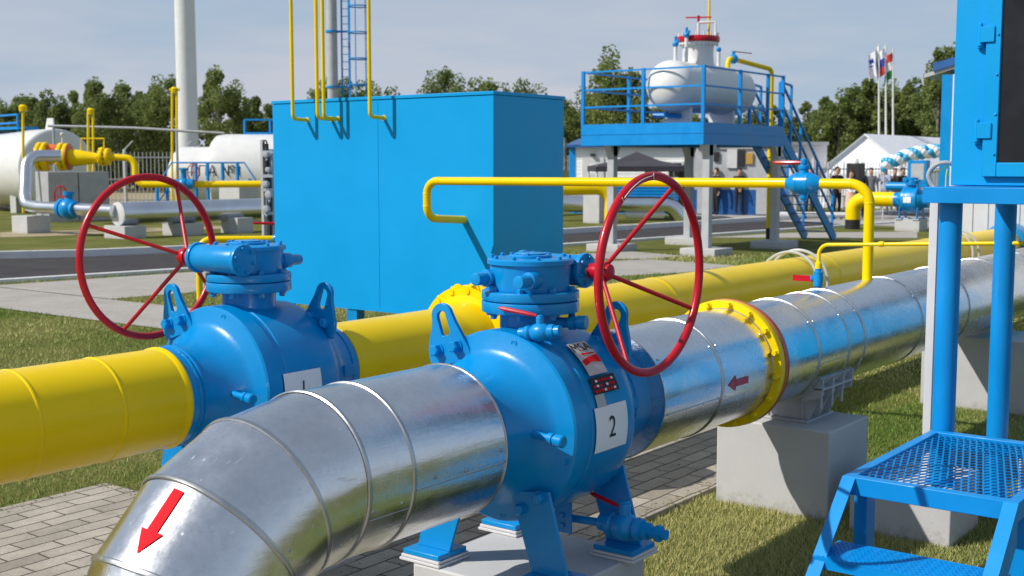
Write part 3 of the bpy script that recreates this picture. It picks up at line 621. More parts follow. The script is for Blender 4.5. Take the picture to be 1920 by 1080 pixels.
# -- galvanised run from valve 2 to the wall of the right-hand building
t = thing('clad_pipe', (6.2, X2, 0), 'long shiny galvanised clad pipe running away behind the number 2 valve on grey blocks', 'pipe')
def clad(x0, x1, seams, name='cladding'):
    b = MB(); xs = [x0]+seams+[x1]
    for i in range(len(xs)-1): b.rev([(xs[i], r2+.0012*(i % 2)), (xs[i+1], r2+.0012*(i % 2))], (0, X2, Z2), (1, 0, 0), 96, cap=False)
    for x in (x0, x1): b.rev([(x, .205), (x+.0005, r2)], (0, X2, Z2), (1, 0, 0), 96, cap=False)
    j = b.build(name, GALV, t)
    for x in seams:
        s_ = MB(); seam(s_, x, X2, Z2, r2+.001, .008, .0045); s_.build('seam', GALV2, j)
    for x in (x0, x1):
        s_ = MB(); s_.tube([V((x, X2+.273*math.cos(2*PI*k/72), Z2+.273*math.sin(2*PI*k/72))) for k in range(72)], .0035, 6, closed=True); s_.build('rolled_edge', GALV2, j)
    return j
j1 = clad(4.345, 5.372, [4.86]); j2 = clad(5.49, 15.95, [5.93, 6.33, 6.56, 7.50, 8.45, 9.4, 10.35, 11.3, 12.25, 13.2, 14.15])
b = MB(); b.bcyl((5.374, X2, Z2), (5.425, X2, Z2), .314, .005, 72); fl = b.build('flange', YEL, t)
b = MB(); b.bcyl((5.425, X2, Z2), (5.447, X2, Z2), .317, .003, 72); b.build('gasket', BRASS, fl)
b = MB(); b.bcyl((5.447, X2, Z2), (5.462, X2, Z2), .312, .003, 72); b.bcyl((5.462, X2, Z2), (5.489, X2, Z2), .306, .003, 72); b.build('gasket_ring', RED, fl)
for k in range(16):
    a = 2*PI*(k+.3)/16; p = V((5.374, X2+.294*math.cos(a), Z2+.294*math.sin(a))); b = MB(); b.hexb(p, (-1, 0, 0), .0145, .024); b.build('bolt', YEL, fl)
sb = MB()
for x in (4.38, 4.83, 4.89, 5.34, 5.52, 5.90, 5.96, 6.30, 6.53, 7.47):
    for a in (-12, 38): a = R_(a); d = V((0, -math.cos(a), math.sin(a))); sb.rev([(0, .006), (.0035, .0045)], V((x, X2, Z2))+d*(r2+.001), d, 8)
sb.build('screws', GALV2, t)
sb = MB()
for (xa_, xb__, aa) in ((4.35, 4.86, -12), (4.87, 5.37, -20), (5.5, 5.93, 2), (5.94, 6.33, -10), (6.57, 7.5, -3), (7.51, 8.45, -12)):
    a = R_(aa); d = V((0, -math.cos(a), math.sin(a))); sb.bar(V((xa_, X2, Z2))+d*(r2+.0015), V((xb__, X2, Z2))+d*(r2+.0015), .0035, .003, d)
sb.build('lap_seam', GALV2, t)
fn = cyl_map(5.005, X2, Z2, r2, R_(-2)); ab = MB()
P = arrow_poly(.20, .036, .075); ab.add([fn(u, v, .004) for u, v in P], [(0, 1, 2, 5, 6), (2, 3, 4, 5)]); o = ab.build('flow_arrow', REDD, t); o['label'] = 'small dark red arrow pointing left'
# -- yellow pipe towards the viewer and away
Y1, r1 = 4.225, .209
t = thing('yellow_pipe', (1.5, Y1, 0), 'thick glossy yellow pipe from the lower left into the number 1 valve, with weld rings', 'pipe')
b = MB(); prof = []
for x in (-2.5, -1.2, .1, 1.0, 1.75, 2.485, 2.845, 3.155): 
    if -2.5 < x < 3.1: prof += [(x-.016, r1), (x-.0085, r1), (x-.006, r1+.0025), (x, r1+.004), (x+.006, r1+.0025), (x+.0085, r1), (x+.016, r1)]
    elif x <= -2.5: prof.append((x, r1))
prof += [(3.10, r1), (3.135, r1), (3.142, r1+.005), (3.158, r1+.007), (3.168, r1+.001), (3.169, .2)]
b.rev(prof, (0, Y1, Z2), (1, 0, 0), 72); b.build('pipe_wall', YEL, t)
t = thing('yellow_pipe', (9, Y1, 0), 'long thick yellow pipe running away behind the number 1 valve, with a bolted flange', 'pipe')
b = MB(); prof = [(4.135, .2), (4.136, r1+.002), (4.16, r1+.004), (4.18, r1), (4.22, r1), (4.98, r1), (5.02, r1), (5.06, r1+.012), (5.13, .232), (5.17, .236), (5.172, .25)]
b.rev(prof+[(5.173, .31)], (0, Y1, Z2), (1, 0, 0), 72); b.rev([(5.45, .31), (5.451, .236), (5.5, .232), (5.57, r1+.012), (5.61, r1), (5.65, r1)]+[q for x in (7.2, 10.0, 12.8) for q in ((x-.05, r1), (x-.012, r1), (x-.006, r1+.003), (x+.006, r1+.003), (x+.012, r1), (x+.05, r1))]+[(15.9, r1)], (0, Y1, Z2), (1, 0, 0), 72)
b.build('pipe_wall', YEL, t)
b = MB(); b.bcyl((5.23, Y1, Z2), (5.29, Y1, Z2), .315, .006, 64); b.bcyl((5.32, Y1, Z2), (5.38, Y1, Z2), .315, .006, 64); b.bcyl((5.17, Y1, Z2), (5.45, Y1, Z2), .262, .005, 64); fl = b.build('flange', YEL, t)
for k in range(16):
    a = 2*PI*(k+.2)/16; c_, s_ = math.cos(a), math.sin(a); b = MB(); p = V((5.165, Y1+.288*c_, Z2+.288*s_)); b.cyl(p, p+V((.28, 0, 0)), .017, n=10); b.hexb(p+V((.065, 0, 0)), (-1, 0, 0), .034, .050); b.hexb(p+V((.215, 0, 0)), (1, 0, 0), .034, .050); b.build('bolt', YEL, fl)
b = MB(); b.bcyl((15.6, Y1, Z2), (15.95, Y1, Z2), .26, .01, 48); b.build('wall_sleeve', BLUE, t)
# -- cable loops hanging on the yellow pipe
for i, x in enumerate((9.35, 13.5)):
    b = MB()
    for q, (dx, tl_, rr) in enumerate(((0, .25, .262), (.20, .10, .268))):
        pts = [V((x+dx+tl_*.6*math.sin(a)*.4, Y1+rr*math.cos(a), Z2-.0+rr*math.sin(a))) for a in [2*PI*k/48 for k in range(48)]]
        b.tube(pts, .013, 8, closed=True)
    o = b.build('cable_loop', CABLE); tag(o, ['pair of white cable loops slung round the yellow pipe, right of the red handwheel', 'white cable loops round the yellow pipe seen behind the blue cabinet post'][i], 'cable')
# -- blocks
def block(x0, x1, y0, y1, z, label):
    b = MB(); b.box((x0, y0, -.05), (x1, y1, z)); o = b.build('concrete_block', GREYC, bevel=.008); tag(o, label, 'block', 'painted concrete pipe support blocks'); return o
block(3.44, 4.10, 2.43, 3.07, .327, 'grey painted concrete block under the legs of the number 2 valve')
block(3.32, 3.98, 3.90, 4.56, .327, 'grey painted concrete block under the number 1 valve')
block(5.97, 6.51, 2.44, 3.09, .475, 'grey concrete block under the yellow flange and pipe clamp of the galvanised pipe')
block(9.40, 10.0, 2.30, 3.12, .56, 'grey concrete block under the galvanised pipe behind the blue cabinet posts')
block(5.902, 6.36, 1.79, 2.30, .30, 'low grey concrete block under the blue step platform')
block(6.42, 7.05, 1.05, 1.62, .42, 'grey concrete block seen through the blue mesh platform')
# -- pipe saddle
t = thing('pipe_saddle', (6.2, X2, .475), 'grey steel clamp saddle holding the galvanised pipe on its block', 'pipe clamp')
b = MB(); b.box((6.10, 2.62, .476), (6.46, 2.92, .490)); b.build('base_plate', GREYM, t, bevel=.003)
b = MB()
for yy in (2.66, 2.86): b.box((6.13, yy, .49), (6.43, yy+.012, .62))
for xx in (6.14, 6.27, 6.41): b.prism([V((xx, 2.63, .49)), V((xx, 2.91, .49)), V((xx, 2.98, .66)), V((xx, 2.90, .622)), V((xx, 2.83, .607)), V((xx, 2.76, .602)), V((xx, 2.69, .607)), V((xx, 2.62, .622)), V((xx, 2.55, .66))], (.010, 0, 0))
b.build('web_plates', GREYM, t, bevel=.002)
for yy, s_ in ((2.60, -1), (2.92, 1)):
    b = MB()
    for xx in (6.05, 6.19, 6.34, 6.46):
        b.prism([V((xx, yy-s_*.03, .60)), V((xx, yy+s_*.075, .635)), V((xx, yy+s_*.085, .735)), V((xx, yy+s_*.04, .745)), V((xx, yy-s_*.03, .66))], (.010, 0, 0))
    b.box((6.05, yy+s_*.0, .672), (6.47, yy+s_*.083, .682)); b.build('clamp_ears', GREYM, t, bevel=.002)
for xx in (6.12, 6.265, 6.40):
    b = MB(); b.cyl((xx, 2.555, .56), (xx, 2.555, .73), .008, n=10); b.hexb((xx, 2.555, .672), (0, 0, -1), .015, .04); b.hexb((xx, 2.555, .682), (0, 0, 1), .015, .02); b.build('bolt', GREYM, t)
b = MB(); an_ = [PI*1.17+PI*.66*k/20 for k in range(21)]
rg = lambda x, r: [V((x, X2+r*math.cos(a), Z2+r*math.sin(a))) for a in an_]
vv_ = rg(6.03, .2745)+rg(6.42, .2745)+rg(6.42, .281)+rg(6.03, .281); fs_ = []
for q in range(4):
    for k in range(20): a = q*21+k; c = ((q+1) % 4)*21+k; fs_.append((a, a+1, c+1, c))
fs_ += [(0, 21, 42, 63), (20, 41, 62, 83)]; b.add(vv_, fs_); b.build('cradle', GREYM, t)

# ================================================================== CLAD PIPE TAPPINGS
t = thing('gas_line', (7.30, X2, 1.152), 'yellow gas line looping from the blue container over to the galvanised pipe', 'pipe')
XL = 7.30; P = [(XL, 2.77, 1.12), (XL, 2.77, 1.735), (XL, 3.12, 1.736)]
rL = .0315
b = MB(); b.tube(bendpath([(XL, 2.77, 1.12), (XL, 2.77, 1.735), (XL, 3.10, 1.737)], .125, 10), rL, 18)
b.tube(bendpath([(XL, 3.30, 1.738), (XL, 6.335, 1.728), (XL, 6.335, 1.435), (7.757, 6.335, 1.408)], .105, 10), rL, 18)
for p, d in (((XL, 2.77, 1.62), (0, 0, 1)), ((XL, 2.885, 1.735), (0, 1, 0)), ((XL, 6.2, 1.73), (0, 1, 0)), ((XL, 6.335, 1.63), (0, 0, 1)), ((XL, 6.335, 1.53), (0, 0, 1)), ((7.41, 6.335, 1.43), (1, 0, 0)), ((XL, 4.6, 1.733), (0, 1, 0))): b.rev([(-.006, rL), (-.003, rL+.002), (.003, rL+.002), (.006, rL)], p, d, 18, cap=False)
b.build('tube', YEL, t)
b = MB(); c_ = V((XL, 3.20, 1.7375)); b.rev([(-.115, rL), (-.105, .036), (-.075, .058), (-.045, .066), (-.043, .069), (-.030, .069), (-.028, .067), (.028, .067), (.030, .069), (.043, .069), (.045, .066), (.075, .058), (.105, .036), (.115, rL)], c_, (0, 1, 0), 32)
b.bcyl(c_, c_+V((0, 0, .085)), .030, .004, 20); b.bcyl(c_+V((0, 0, .085)), c_+V((0, 0, .115)), .036, .005, 20); b.bcyl(c_+V((0, 0, .115)), c_+V((0, 0, .155)), .023, .005, 16); b.cyl(c_, c_-V((0, 0, .095)), .026, n=16); b.cyl(c_, c_-V((0, 0, .115)), .018, n=12)
iv = b.build('shutoff_valve', BLUE, t); b = MB(); handle(b, c_+V((0, 0, .13)), c_+V((0, .21, .13)), .013); b.build('handle', RED, iv)
t = thing('impulse_line', (6.55, X2, 1.15), 'thin yellow tube with a small blue valve rising from the galvanised pipe', 'pipe')
xI = 6.62; c_ = V((xI, 2.80, 1.21))
b = MB(); b.tube(bendpath([c_+V((0, 0, .05)), (xI, 2.80, 1.40), (xI-.02, 1.70, 1.452), (xI-.05, 1.50, 1.46)], .06, 8), .0105, 12); b.rev([(0, .020), (.03, .020), (.035, .014), (.05, .0105)], c_+V((0, 0, .055)), (0, 0, 1), 14); b.bcyl((xI-.008, 2.42, 1.4195), (xI-.008, 2.45, 1.418), .015, .003, 12)
b.build('tube', YEL, t)
b = MB(); b.rev([(-.07, .014), (-.05, .018), (-.045, .026), (.0, .030), (.02, .026), (.035, .03), (.04, .018), (.06, .018)], c_, (0, 0, 1), 18); b.bcyl(c_, c_+V((-.02, .04, 0)), .014, .003, 12); iv = b.build('needle_valve', BLUE, t)
b = MB(); b.bar(c_+V((-.01, .03, -.005)), c_+V((-.01, .15, -.005)), .006, .034); b.build('handle', RED, iv)
b = MB(); b.rev([(0, .05), (.004, .05), (.01, .02)], (xI, 2.79, 1.149), (0, 0, 1), 20); b.build('collar', GALV2, t)

# ================================================================== BLUE CONTAINER
Xf = 7.757; y0, y1 = 6.03, 8.60; xb = 8.74; zb, zt = .585, 2.437
t = thing('equipment_container', ((Xf+xb)/2, (y0+y1)/2, 0), 'big closed bright blue steel container box standing on short legs between the pipes and road', 'container')
b = MB(); b.box((Xf, y0, zb), (xb, y1, zt-.03)); b.build('shell', BLUE_S, t, bevel=.004)
b = MB(); b.box((Xf-.008, y0-.008, zt-.028), (xb+.008, y1+.008, zt)); b.build('roof_edge', BLUE_S, t, bevel=.003)
b = MB(); b.box((Xf-.0025, 7.28, zb+.02), (Xf, 7.295, zt-.04)); b.box((Xf-.003, y0, zb), (Xf-.0005, y1, zb+.035)); b.build('panel_seam', BLUE_S, t)
for x, y in ((Xf+.06, 8.5), (Xf+.06, 7.62), (Xf+.06, 6.2), (xb-.06, 8.5), (xb-.06, 7.62), (xb-.06, 6.2)):
    b = MB(); b.box((x-.05, y-.05, 0), (x+.05, y+.05, zb-.001)); b.build('leg', BLUE, t, bevel=.003)
vents = [(548, 576, 224), (597, 634, 222), (612, 634, 222), (694, 720, 220)]
for i, (px, ax, py) in enumerate(vents):
    A_ = at(ax if i != 1 else 636, py, 'X', Xf)
    if i == 1: A_ = V((Xf, vA.y if False else at(622, py, 'X', Xf).y, A_.z))
    if i == 2: A_ = at(634, py, 'X', Xf)
    st_ = .172; yv = A_.y
    b = MB(); b.tube(bendpath([(Xf, yv, A_.z-.005), (Xf-st_, yv, A_.z), (Xf-st_, yv, 5.2)], .045, 8), .0165, 12)
    b.rev([(0, .024), (.004, .024)], (Xf-.004, yv, A_.z-.005), (1, 0, 0), 12)
    o = b.build('vent_pipe', YEL); tag(o, ['thin yellow vent pipe at the left corner of the blue container', 'left one of the close pair of yellow vent pipes on the blue container', 'right one of the close pair of yellow vent pipes on the blue container', 'thin yellow vent pipe standing alone near the middle of the blue container'][i], 'vent pipe', 'yellow vent pipes on the blue container')

t = thing('equipment_container', (10.4, .6, 0), 'second blue container, out of frame at right, seen only mirrored in the galvanised pipe', 'container')
b = MB(); b.box((8.9, -.6, .45), (12.2, 1.25, 2.9)); b.build('shell', BLUE_S, t, bevel=.004); b = MB(); b.box((8.89, -.61, 2.902), (12.21, 1.26, 2.94)); b.build('roof_edge', BLUE_S, t)
for x, y in ((9.0, -.5), (9.0, 1.15), (12.1, -.5), (12.1, 1.15)):
    b = MB(); b.box((x-.05, y-.05, 0), (x+.05, y+.05, .449)); b.build('leg', BLUE, t)
# small yellow line + valve left of the container (behind valve 1)
t = thing('bypass_line', (8.0, 8.9, 0), 'small yellow bent pipe with blue valve and red lever left of the blue container', 'pipe')
p0 = dp(368, 700, 10.2); pb = V((8.02, 8.602, 0)); pa = dp(372, 449, 11.45); pb.z = pa.z
b = MB(); b.tube(bendpath([(pa.x, pa.y, 0), pa, pb], .12, 8), .030, 14); b.build('tube', YEL, t)
c_ = pa.lerp(pb, .86); b = MB(); d_ = (pb-pa).normalized(); b.rev([(-.09, .03), (-.06, .05), (-.02, .06), (.02, .06), (.06, .05), (.09, .03)], c_, d_, 24); b.bcyl(c_, c_+V((0, 0, .13)), .028, .004, 16); b.cyl(c_+V((0, 0, .11)), c_+V((0, 0, .15)), .02, n=12); iv = b.build('shutoff_valve', BLUE, t)
b = MB(); handle(b, c_+V((0, 0, .14)), c_+V((0, 0, .15))+(pa-pb).normalized()*.27, .013); b.build('handle', RED, iv)
# dark instrument rack left of container
t = thing('instrument_rack', dp(500, 640, 12.4), 'grey and black instrument stand with gauges beside the left edge of the blue container', 'instrument stand')
b = MB(); q0 = dp(492, 262, 12.4); q1 = dp(492, 470, 12.4); b.bar((q0.x, q0.y, 0), q0, .035, .035); q2 = dp(508, 280, 12.4); b.bar((q2.x, q2.y, 0), q2, .05, .03); b.build('posts', GREYM, t, bevel=.002)
for (x, y, r_) in ((500, 290, .022), (504, 318, .02), (499, 345, .025), (505, 365, .028), (500, 392, .028)): b = MB(); c_ = dp(x, y, 12.3); b.bcyl(c_+V((-.03, -.01, 0)), c_+V((.02, .01, 0)), r_*1.3, .004, 14); b.cyl(c_-V((0, 0, r_*2.6)), c_, r_*.45, n=8); b.build('gauge', GREYM, t)
for y in (285, 330, 356, 400): b = MB(); b.bar(dp(492, y, 12.35), dp(512, y, 12.35), .03, .03); b.build('bracket', LGREY, t)
b = MB(); b.tube([dp(498, 270, 12.4), dp(500, 330, 12.4), dp(506, 372, 12.4), dp(506, 470, 12.4)], .03, 8); pts = [dp(497+4*math.cos(a), 272+9*math.sin(a), 12.35) for a in [2*PI*k/14 for k in range(14)]]; b.tube(pts, .008, 6, closed=True); b.build('hose', BLACK, t)

# ================================================================== RIGHT CABINET ON STAND
t = thing('cabinet_stand', (6.2, 1.5, 0), 'tall blue frame stand on round posts carrying the blue instrument cabinet at right', 'stand')
Xs = 5.83
def post(x, y, z1, r=.0535, lab=None):
    z0 = .301 if (x < 6 and y > 1) else 0; b = MB(); b.cyl((x, y, z0), (x, y, z1), r, n=28); b.cyl((x, y, z0), (x, y, z0+.012), r*1.35, n=28); return b.build('post', BLUE_F, t)
post(5.965, 1.862, 1.672); post(6.62, 1.785, 1.672); post(5.965, .45, 1.672); post(6.62, .45, 1.672)
b = MB(); b.box((Xs, .39, 1.673), (Xs+.18, 1.955, 1.748)); b.box((6.60, .39, 1.673), (6.675, 1.85, 1.748)); b.box((Xs+.1805, .39, 1.674), (6.5995, .46, 1.747)); b.box((Xs+.1805, 1.78, 1.674), (6.5995, 1.85, 1.747)); b.box((Xs+.002, .395, 1.7485), (6.67, 1.85, 1.753)); b.build('top_frame', BLUE_F, t, bevel=.003)
b = MB(); b.box((6.03, 1.945, 0), (6.06, 1.985, 1.672)); o = b.build('conduit_post', LGREY, t, bevel=.002); o['label'] = 'slim light grey post behind the front blue post'
t = thing('instrument_cabinet', (6.2, 1.45, 1.755), 'blue metal instrument cabinet with a dark glazed door, standing on the blue stand', 'cabinet')
Xc = 5.855
b = MB(); b.box((Xc, .42, 1.756), (6.5, 1.835, 3.35)); b.build('shell', BLUE_S, t, bevel=.005)
dy1, dy0, dz0, dz1 = 1.688, .58, 1.798, 3.25
b = MB(); gy1, gz0 = 1.622, 1.862; fr = .06
b.box((Xc-.028, gy1, dz0), (Xc-.004, dy1, dz1)); b.box((Xc-.028, dy0, dz0), (Xc-.004, dy0+fr, dz1)); b.box((Xc-.0275, dy0+fr, dz0), (Xc-.004, gy1, gz0)); b.box((Xc-.0275, dy0+fr, dz1-fr), (Xc-.004, gy1, dz1)); dr = b.build('door', BLUE_S, t, bevel=.003)
b = MB(); b.box((Xc-.014, dy0+fr-.005, gz0-.005), (Xc-.008, gy1+.004, dz1-fr+.005)); b.build('pane', GLASS, dr)
for z in (1.985, 2.42, 2.86):
    b = MB(); b.box((Xc-.037, 1.650, z-.012), (Xc-.0285, 1.712, z+.058)); b.cyl((Xc-.024, 1.716, z-.028), (Xc-.024, 1.716, z+.074), .011, n=12); b.cyl((Xc-.012, 1.716, z-.036), (Xc-.012, 1.716, z-.018), .017, n=12); b.build('hinge', BLUE_S, dr, bevel=.0015)
b = MB()
for z in (1.90, 2.08, 2.26, 2.44, 2.62): b.sphere((Xc-.029, 1.634, z), .006, 8, 6)
b.build('screws', BLUE, dr)
# things seen through glass: pale gauge
# hose at cabinet flank
b = MB(); pth = [at(1790, 308, 'X', 5.98), at(1772, 305, 'X', 5.96), at(1755, 309, 'X', 5.95), at(1744, 320, 'X', 5.95), at(1741, 332, 'X', 5.95), at(1746, 345, 'X', 5.95), at(1752, 353, 'X', 5.95)]
def smooth(p, k=5):
    out = []
    for i in range(len(p)-1):
        a_, b_, c__, d__ = p[max(i-1, 0)], p[i], p[i+1], p[min(i+2, len(p)-1)]
        for j in range(k):
            u = j/k; out.append(.5*((2*b_)+(c__-a_)*u+(2*a_-5*b_+4*c__-d__)*u*u+(3*b_-a_-3*c__+d__)*u**3))
    out.append(p[-1]); return out
P_ = smooth(pth); b.tube(P_, .0105, 10)
for i in range(0, len(P_)-1): b.rev([(-.0022, .012), (.0022, .012)], P_[i], (P_[i+1]-P_[i]), 10, cap=False)
o = b.build('corrugated_hose', GREYM); tag(o, 'grey corrugated cable hose curling at the side of the blue cabinet', 'hose')
b = MB(); b.tube(smooth([at(1744, 324, 'X', 5.97), at(1762, 320, 'X', 5.97), at(1776, 312, 'X', 5.97), at(1774, 330, 'X', 5.97), at(1773, 352, 'X', 5.97)]), .0028, 6); o = b.build('earth_wire', YEL); tag(o, 'thin yellow earth wire beside the blue cabinet hose', 'wire')

# ================================================================== STEP PLATFORM
t = thing('step_platform', (5.3, 1.5, 0), 'blue steel step platform with expanded mesh deck and a tread step, bottom right', 'steps')
px0, px1, py0, py1, pz = 4.78, 5.895, 1.20, 1.895, .577; fw = .055
b = MB(); b.box((px0, py0, pz-.075), (px0+.05, py1, pz)); b.box((px1-.05, py0, pz-.075), (px1, py1, pz)); b.box((px0+.0505, py1-.045, pz-.0755), (px1-.0505, py1-.0005, pz-.0005)); b.box((px0+.0505, py0+.0005, pz-.0755), (px1-.0505, py0+.045, pz-.0005)); b.build('deck_frame', BLUE_F, t, bevel=.003)
b = MB(); pit = .029; hx = .050; rows = int((px1-px0-.1)/hx)+2; cols = int((py1-py0-.09)/pit)+2
a0x, a0y = px0+.045, py0+.04; zz = pz-.012
def inside(p): return px0+.04 < p.x < px1-.04 and py0+.035 < p.y < py1-.035
for i in range(rows):
    for j in range(cols):
        c = V((a0x+i*hx, a0y+(j+(.5 if i % 2 else 0))*pit, zz))
        # hexagon vertices (pointy along X)
        A1 = c+V((-hx*.5, -pit/2+.0, 0)); 
        p1 = c+V((hx*.30, -pit/2, 0)); p0_ = c+V((-hx*.30, -pit/2, 0)); p2 = c+V((hx*.70, 0, 0)); p3 = c+V((hx*.30, pit/2, 0))
        for u, v_ in ((p0_, p1), (p1, p2), (p2, p3)):
            if inside(u) and inside(v_): b.bar(u, v_, .0044, .0055)
b.build('mesh_deck', BLUE_F, t)
for y in (py0+.03, py1-.03):
    for x in (px1-.03, px0+.16):
        if x > 5.2 and y > 1.5: continue
        b = MB(); b.box((x-.028, y-.028, 0), (x+.028+(.04 if x < 5.2 else 0), y+.028, pz-.077)); b.build('leg', BLUE_F, t, bevel=.002)
slope = 1.0
for s_, y in (('l', py1), ('r', py0)):
    ya, yb2 = (y-.055, y) if s_ == 'l' else (y, y+.055)
    # channel: front flange (lit face) + web
    x_t, z_t = px0-.001, pz; x_b = px0-(pz)*1.06
    b = MB(); fl_ = .09
    yo = yb2 if s_ == 'l' else ya
    b.prism([V((x_t, ya, z_t-.002)), V((x_t-.0, ya, z_t-.002-.006)), V((x_b, ya, 0)), V((x_b-.012, ya, 0))], (0, yb2-ya, 0))
    wy = yo-.006 if s_ == 'l' else yo
    b.prism([V((x_t, wy, z_t-.01)), V((x_t+.0, wy, z_t-.16)), V((x_b+.14, wy, 0)), V((x_b, wy, 0))], (0, .006, 0)); b.build('stringer', BLUE_F, t)
    b = MB()
for k, z in enumerate((.315,)):
    xk = px0-(pz-z)*1.06; b = MB(); b.box((xk-.02, py0+.008, z-.006), (xk+.235, py1-.008, z)); b.box((xk-.02, py0+.008, z-.045), (xk-.012, py1-.008, z-.0065)); b.box((xk+.228, py0+.008, z-.045), (xk+.235, py1-.008, z-.0065))
    for i in range(14):
        for j in range(34):
            cx, cy = xk-.008+i*.017, py0+.02+j*.0198+(.0099 if i % 2 else 0)
            if cy < py1-.02: d_ = V((1, 1, 0)) if (i+j) % 2 else V((1, -1, 0)); d_.normalize(); b.bar(V((cx, cy, z+.0006))-d_*.006, V((cx, cy, z+.0006))+d_*.006, .004, .003)
    b.build('tread', BLUE_F, t)
b = MB(); z = .06; xk = px0-(pz-z)*1.06; b.box((xk-.02, py0+.008, z-.006), (xk+.235, py1-.008, z)); b.build('tread', BLUE_F, t, bevel=.002)

#BG#
# ================================================================== BACKGROUND: TANK PLATFORM
def boxo(name, a, b_, mat, par, bevel=0):
    b = MB(); b.box(a, b_); return b.build(name, mat, par, bevel=bevel)
tx0, tx1, ty0, ty1, tz0, tz1 = 22.2, 26.0, 11.9, 14.86, 2.27, 2.72
t = thing('tank_platform', (24.1, 13.4, 0), 'raised blue platform with railings on grey columns, carrying the white tank', 'platform')
b = MB(); b.box((tx0, ty0, tz0), (tx0+.06, ty1, tz1)); b.box((tx1-.06, ty0, tz0), (tx1, ty1, tz1)); b.box((tx0+.0605, ty0, tz0), (tx1-.0605, ty0+.06, tz1)); b.box((tx0+.0605, ty1-.06, tz0), (tx1-.0605, ty1, tz1)); b.box((tx0-.01, ty0-.01, 2.50), (tx0, ty1+.01, 2.515)); b.box((tx0, ty0-.01, 2.50), (tx1, ty0, 2.515)); fr_ = b.build('edge_beams', BLUE_F, t)
b = MB(); b.box((tx0+.06, ty0+.06, tz1-.10), (tx1-.06, ty1-.06, tz1-.06)); [b.box((x, ty0+.06, tz0+.05), (x+.08, ty1-.06, tz1-.11)) for x in (22.9, 23.7, 24.5, 25.2)]; b.build('deck', BLUE_D, t)
for (x, y) in ((22.55, 14.28), (22.55, 11.98), (25.62, 14.1), (25.62, 11.6+.3)):
    b = MB(); b.box((x-.08, y-.08, .161), (x+.08, y+.08, tz0-.001)); b.prism([V((x-.08, y-.08, 2.05)), V((x-.22, y-.08, 2.268)), V((x+.22, y-.08, 2.268)), V((x+.08, y-.08, 2.05))], (0, .16, 0)); c = b.build('column', GREYM, t)
    c = boxo('footing', (x-.40, y-.40, -.05), (x+.40, y+.40, .16), GREYC, c, .01)
def rail(par, pts, z0, z1, levels, r=.028, mat=BLUE_F, posts=None):
    b = MB()
    for i in range(len(pts)-1):
        p = V(pts[i]); q = V(pts[i+1])
        for l in levels: b.bar((p.x, p.y, z0+(z1-z0)*l), (q.x, q.y, z0+(z1-z0)*l), r*1.3, r*1.3)
    b.build('rail', mat, par)
    for p in posts or pts:
        b = MB(); b.bar((p[0], p[1], z0), (p[0], p[1], z1+r), r*2.4, r*2.4); b.build('railing_post', mat, par)
rail(t, [(tx0+.03, ty1-.03), (tx0+.03, ty0+.03)], tz1, 3.83, (.33, .66, 1), posts=[(tx0+.03, ty1-.03), (tx0+.03, 13.33), (tx0+.03, ty0+.03)])
rail(t, [(tx0+.03, ty0+.03), (tx1-.03, ty0+.03)], tz1, 3.83, (.33, .66, 1), posts=[(23.85, ty0+.03), (25.2, ty0+.03), (tx1-.03, ty0+.03)])
rail(t, [(tx0+.03, ty1-.03), (tx1-.03, ty1-.03)], tz1, 3.83, (.33, .66, 1), posts=[(24.1, ty1-.03), (tx1-.03, ty1-.03)])
rail(t, [(tx1-.03, ty1-.03), (tx1-.03, 12.9)], tz1, 3.83, (.33, .66, 1), posts=[(tx1-.03, 13.0)])
# stairs
t = thing('access_stairs', (27.8, 12.4, 0), 'steep blue steel stairs with handrails leading down from the tank platform', 'stairs')
sy0, sy1 = 12.02, 12.78; T0 = V((26.02, 0, 2.72)); T1 = V((29.35, 0, 0)); 
for y in (sy0, sy1):
    b = MB(); b.bar((T0.x, y, T0.z-.1), (T1.x, y, T1.z+.02), .06, .24); b.build('stringer', BLUE_F, t)
    b = MB(); u = V((0, 0, 1))
    for h in (.98, .52): b.bar((T0.x+.1, y, T0.z+h), (T1.x, y, T1.z+h), .045, .045)
    b.bar((T0.x+.02, y, T0.z), (T0.x+.02, y, T0.z+1.0), .07, .07); b.bar((T0.x+.6, y, T0.z-.5), (T0.x+.6, y, T0.z+.95), .05, .05); b.bar((T0.x+.02, y, T0.z+1.0), (T0.x+.6, y, T0.z+.95), .045, .045)
    for f in (.35, .65, .95): p = T0.lerp(T1, f); b.bar((p.x, y, p.z), (p.x, y, p.z+.98), .05, .05)
    b.build('handrail', BLUE_F, t)
for k in range(1, 12):
    p = T0.lerp(T1, k/12); b = MB(); b.box((p.x-.12, sy0+.03, p.z-.02), (p.x+.12, sy1-.03, p.z)); b.build('tread', BLUE_D, t)
# tank
ty, tz, tr = 12.92, 3.50, .53
t = thing('storage_tank', (24, ty, 2.72), 'white horizontal tank with a red rimmed manway on the blue platform', 'tank')
b = MB(); dome = [(tr*.80*(1-math.sin(a)), tr*math.cos(a)) for a in [PI/2*k/8 for k in range(8, -1, -1)]]
xa, xe = 22.22, 25.9; L0 = xe-xa
prof = [(s_, max(r_, .001)) for s_, r_ in dome]+[(L0-s_, max(r_, .001)) for s_, r_ in dome[::-1]]
b.rev(prof, (xa, ty, tz), (1, 0, 0), 48, cap=False); sh = b.build('shell', WHITE, t)
for x in (22.95, 24.9):
    boxo('saddle', (x, ty-.30, 2.72), (x+.09, ty+.30, 3.05), WHITE, t)
b = MB(); mx_ = 23.80; b.rev([(0, .40), (.22, .34), (.38, .33), (.55, .34), (.58, .43), (.62, .43)], (mx_, ty, 3.85), (0, 0, 1), 32); mw = b.build('manway', WHITE, t)
b = MB(); b.bcyl((mx_, ty, 4.475), (mx_, ty, 4.60), .46, .02, 32); b.build('manway_cover', RED, mw)
b = MB()
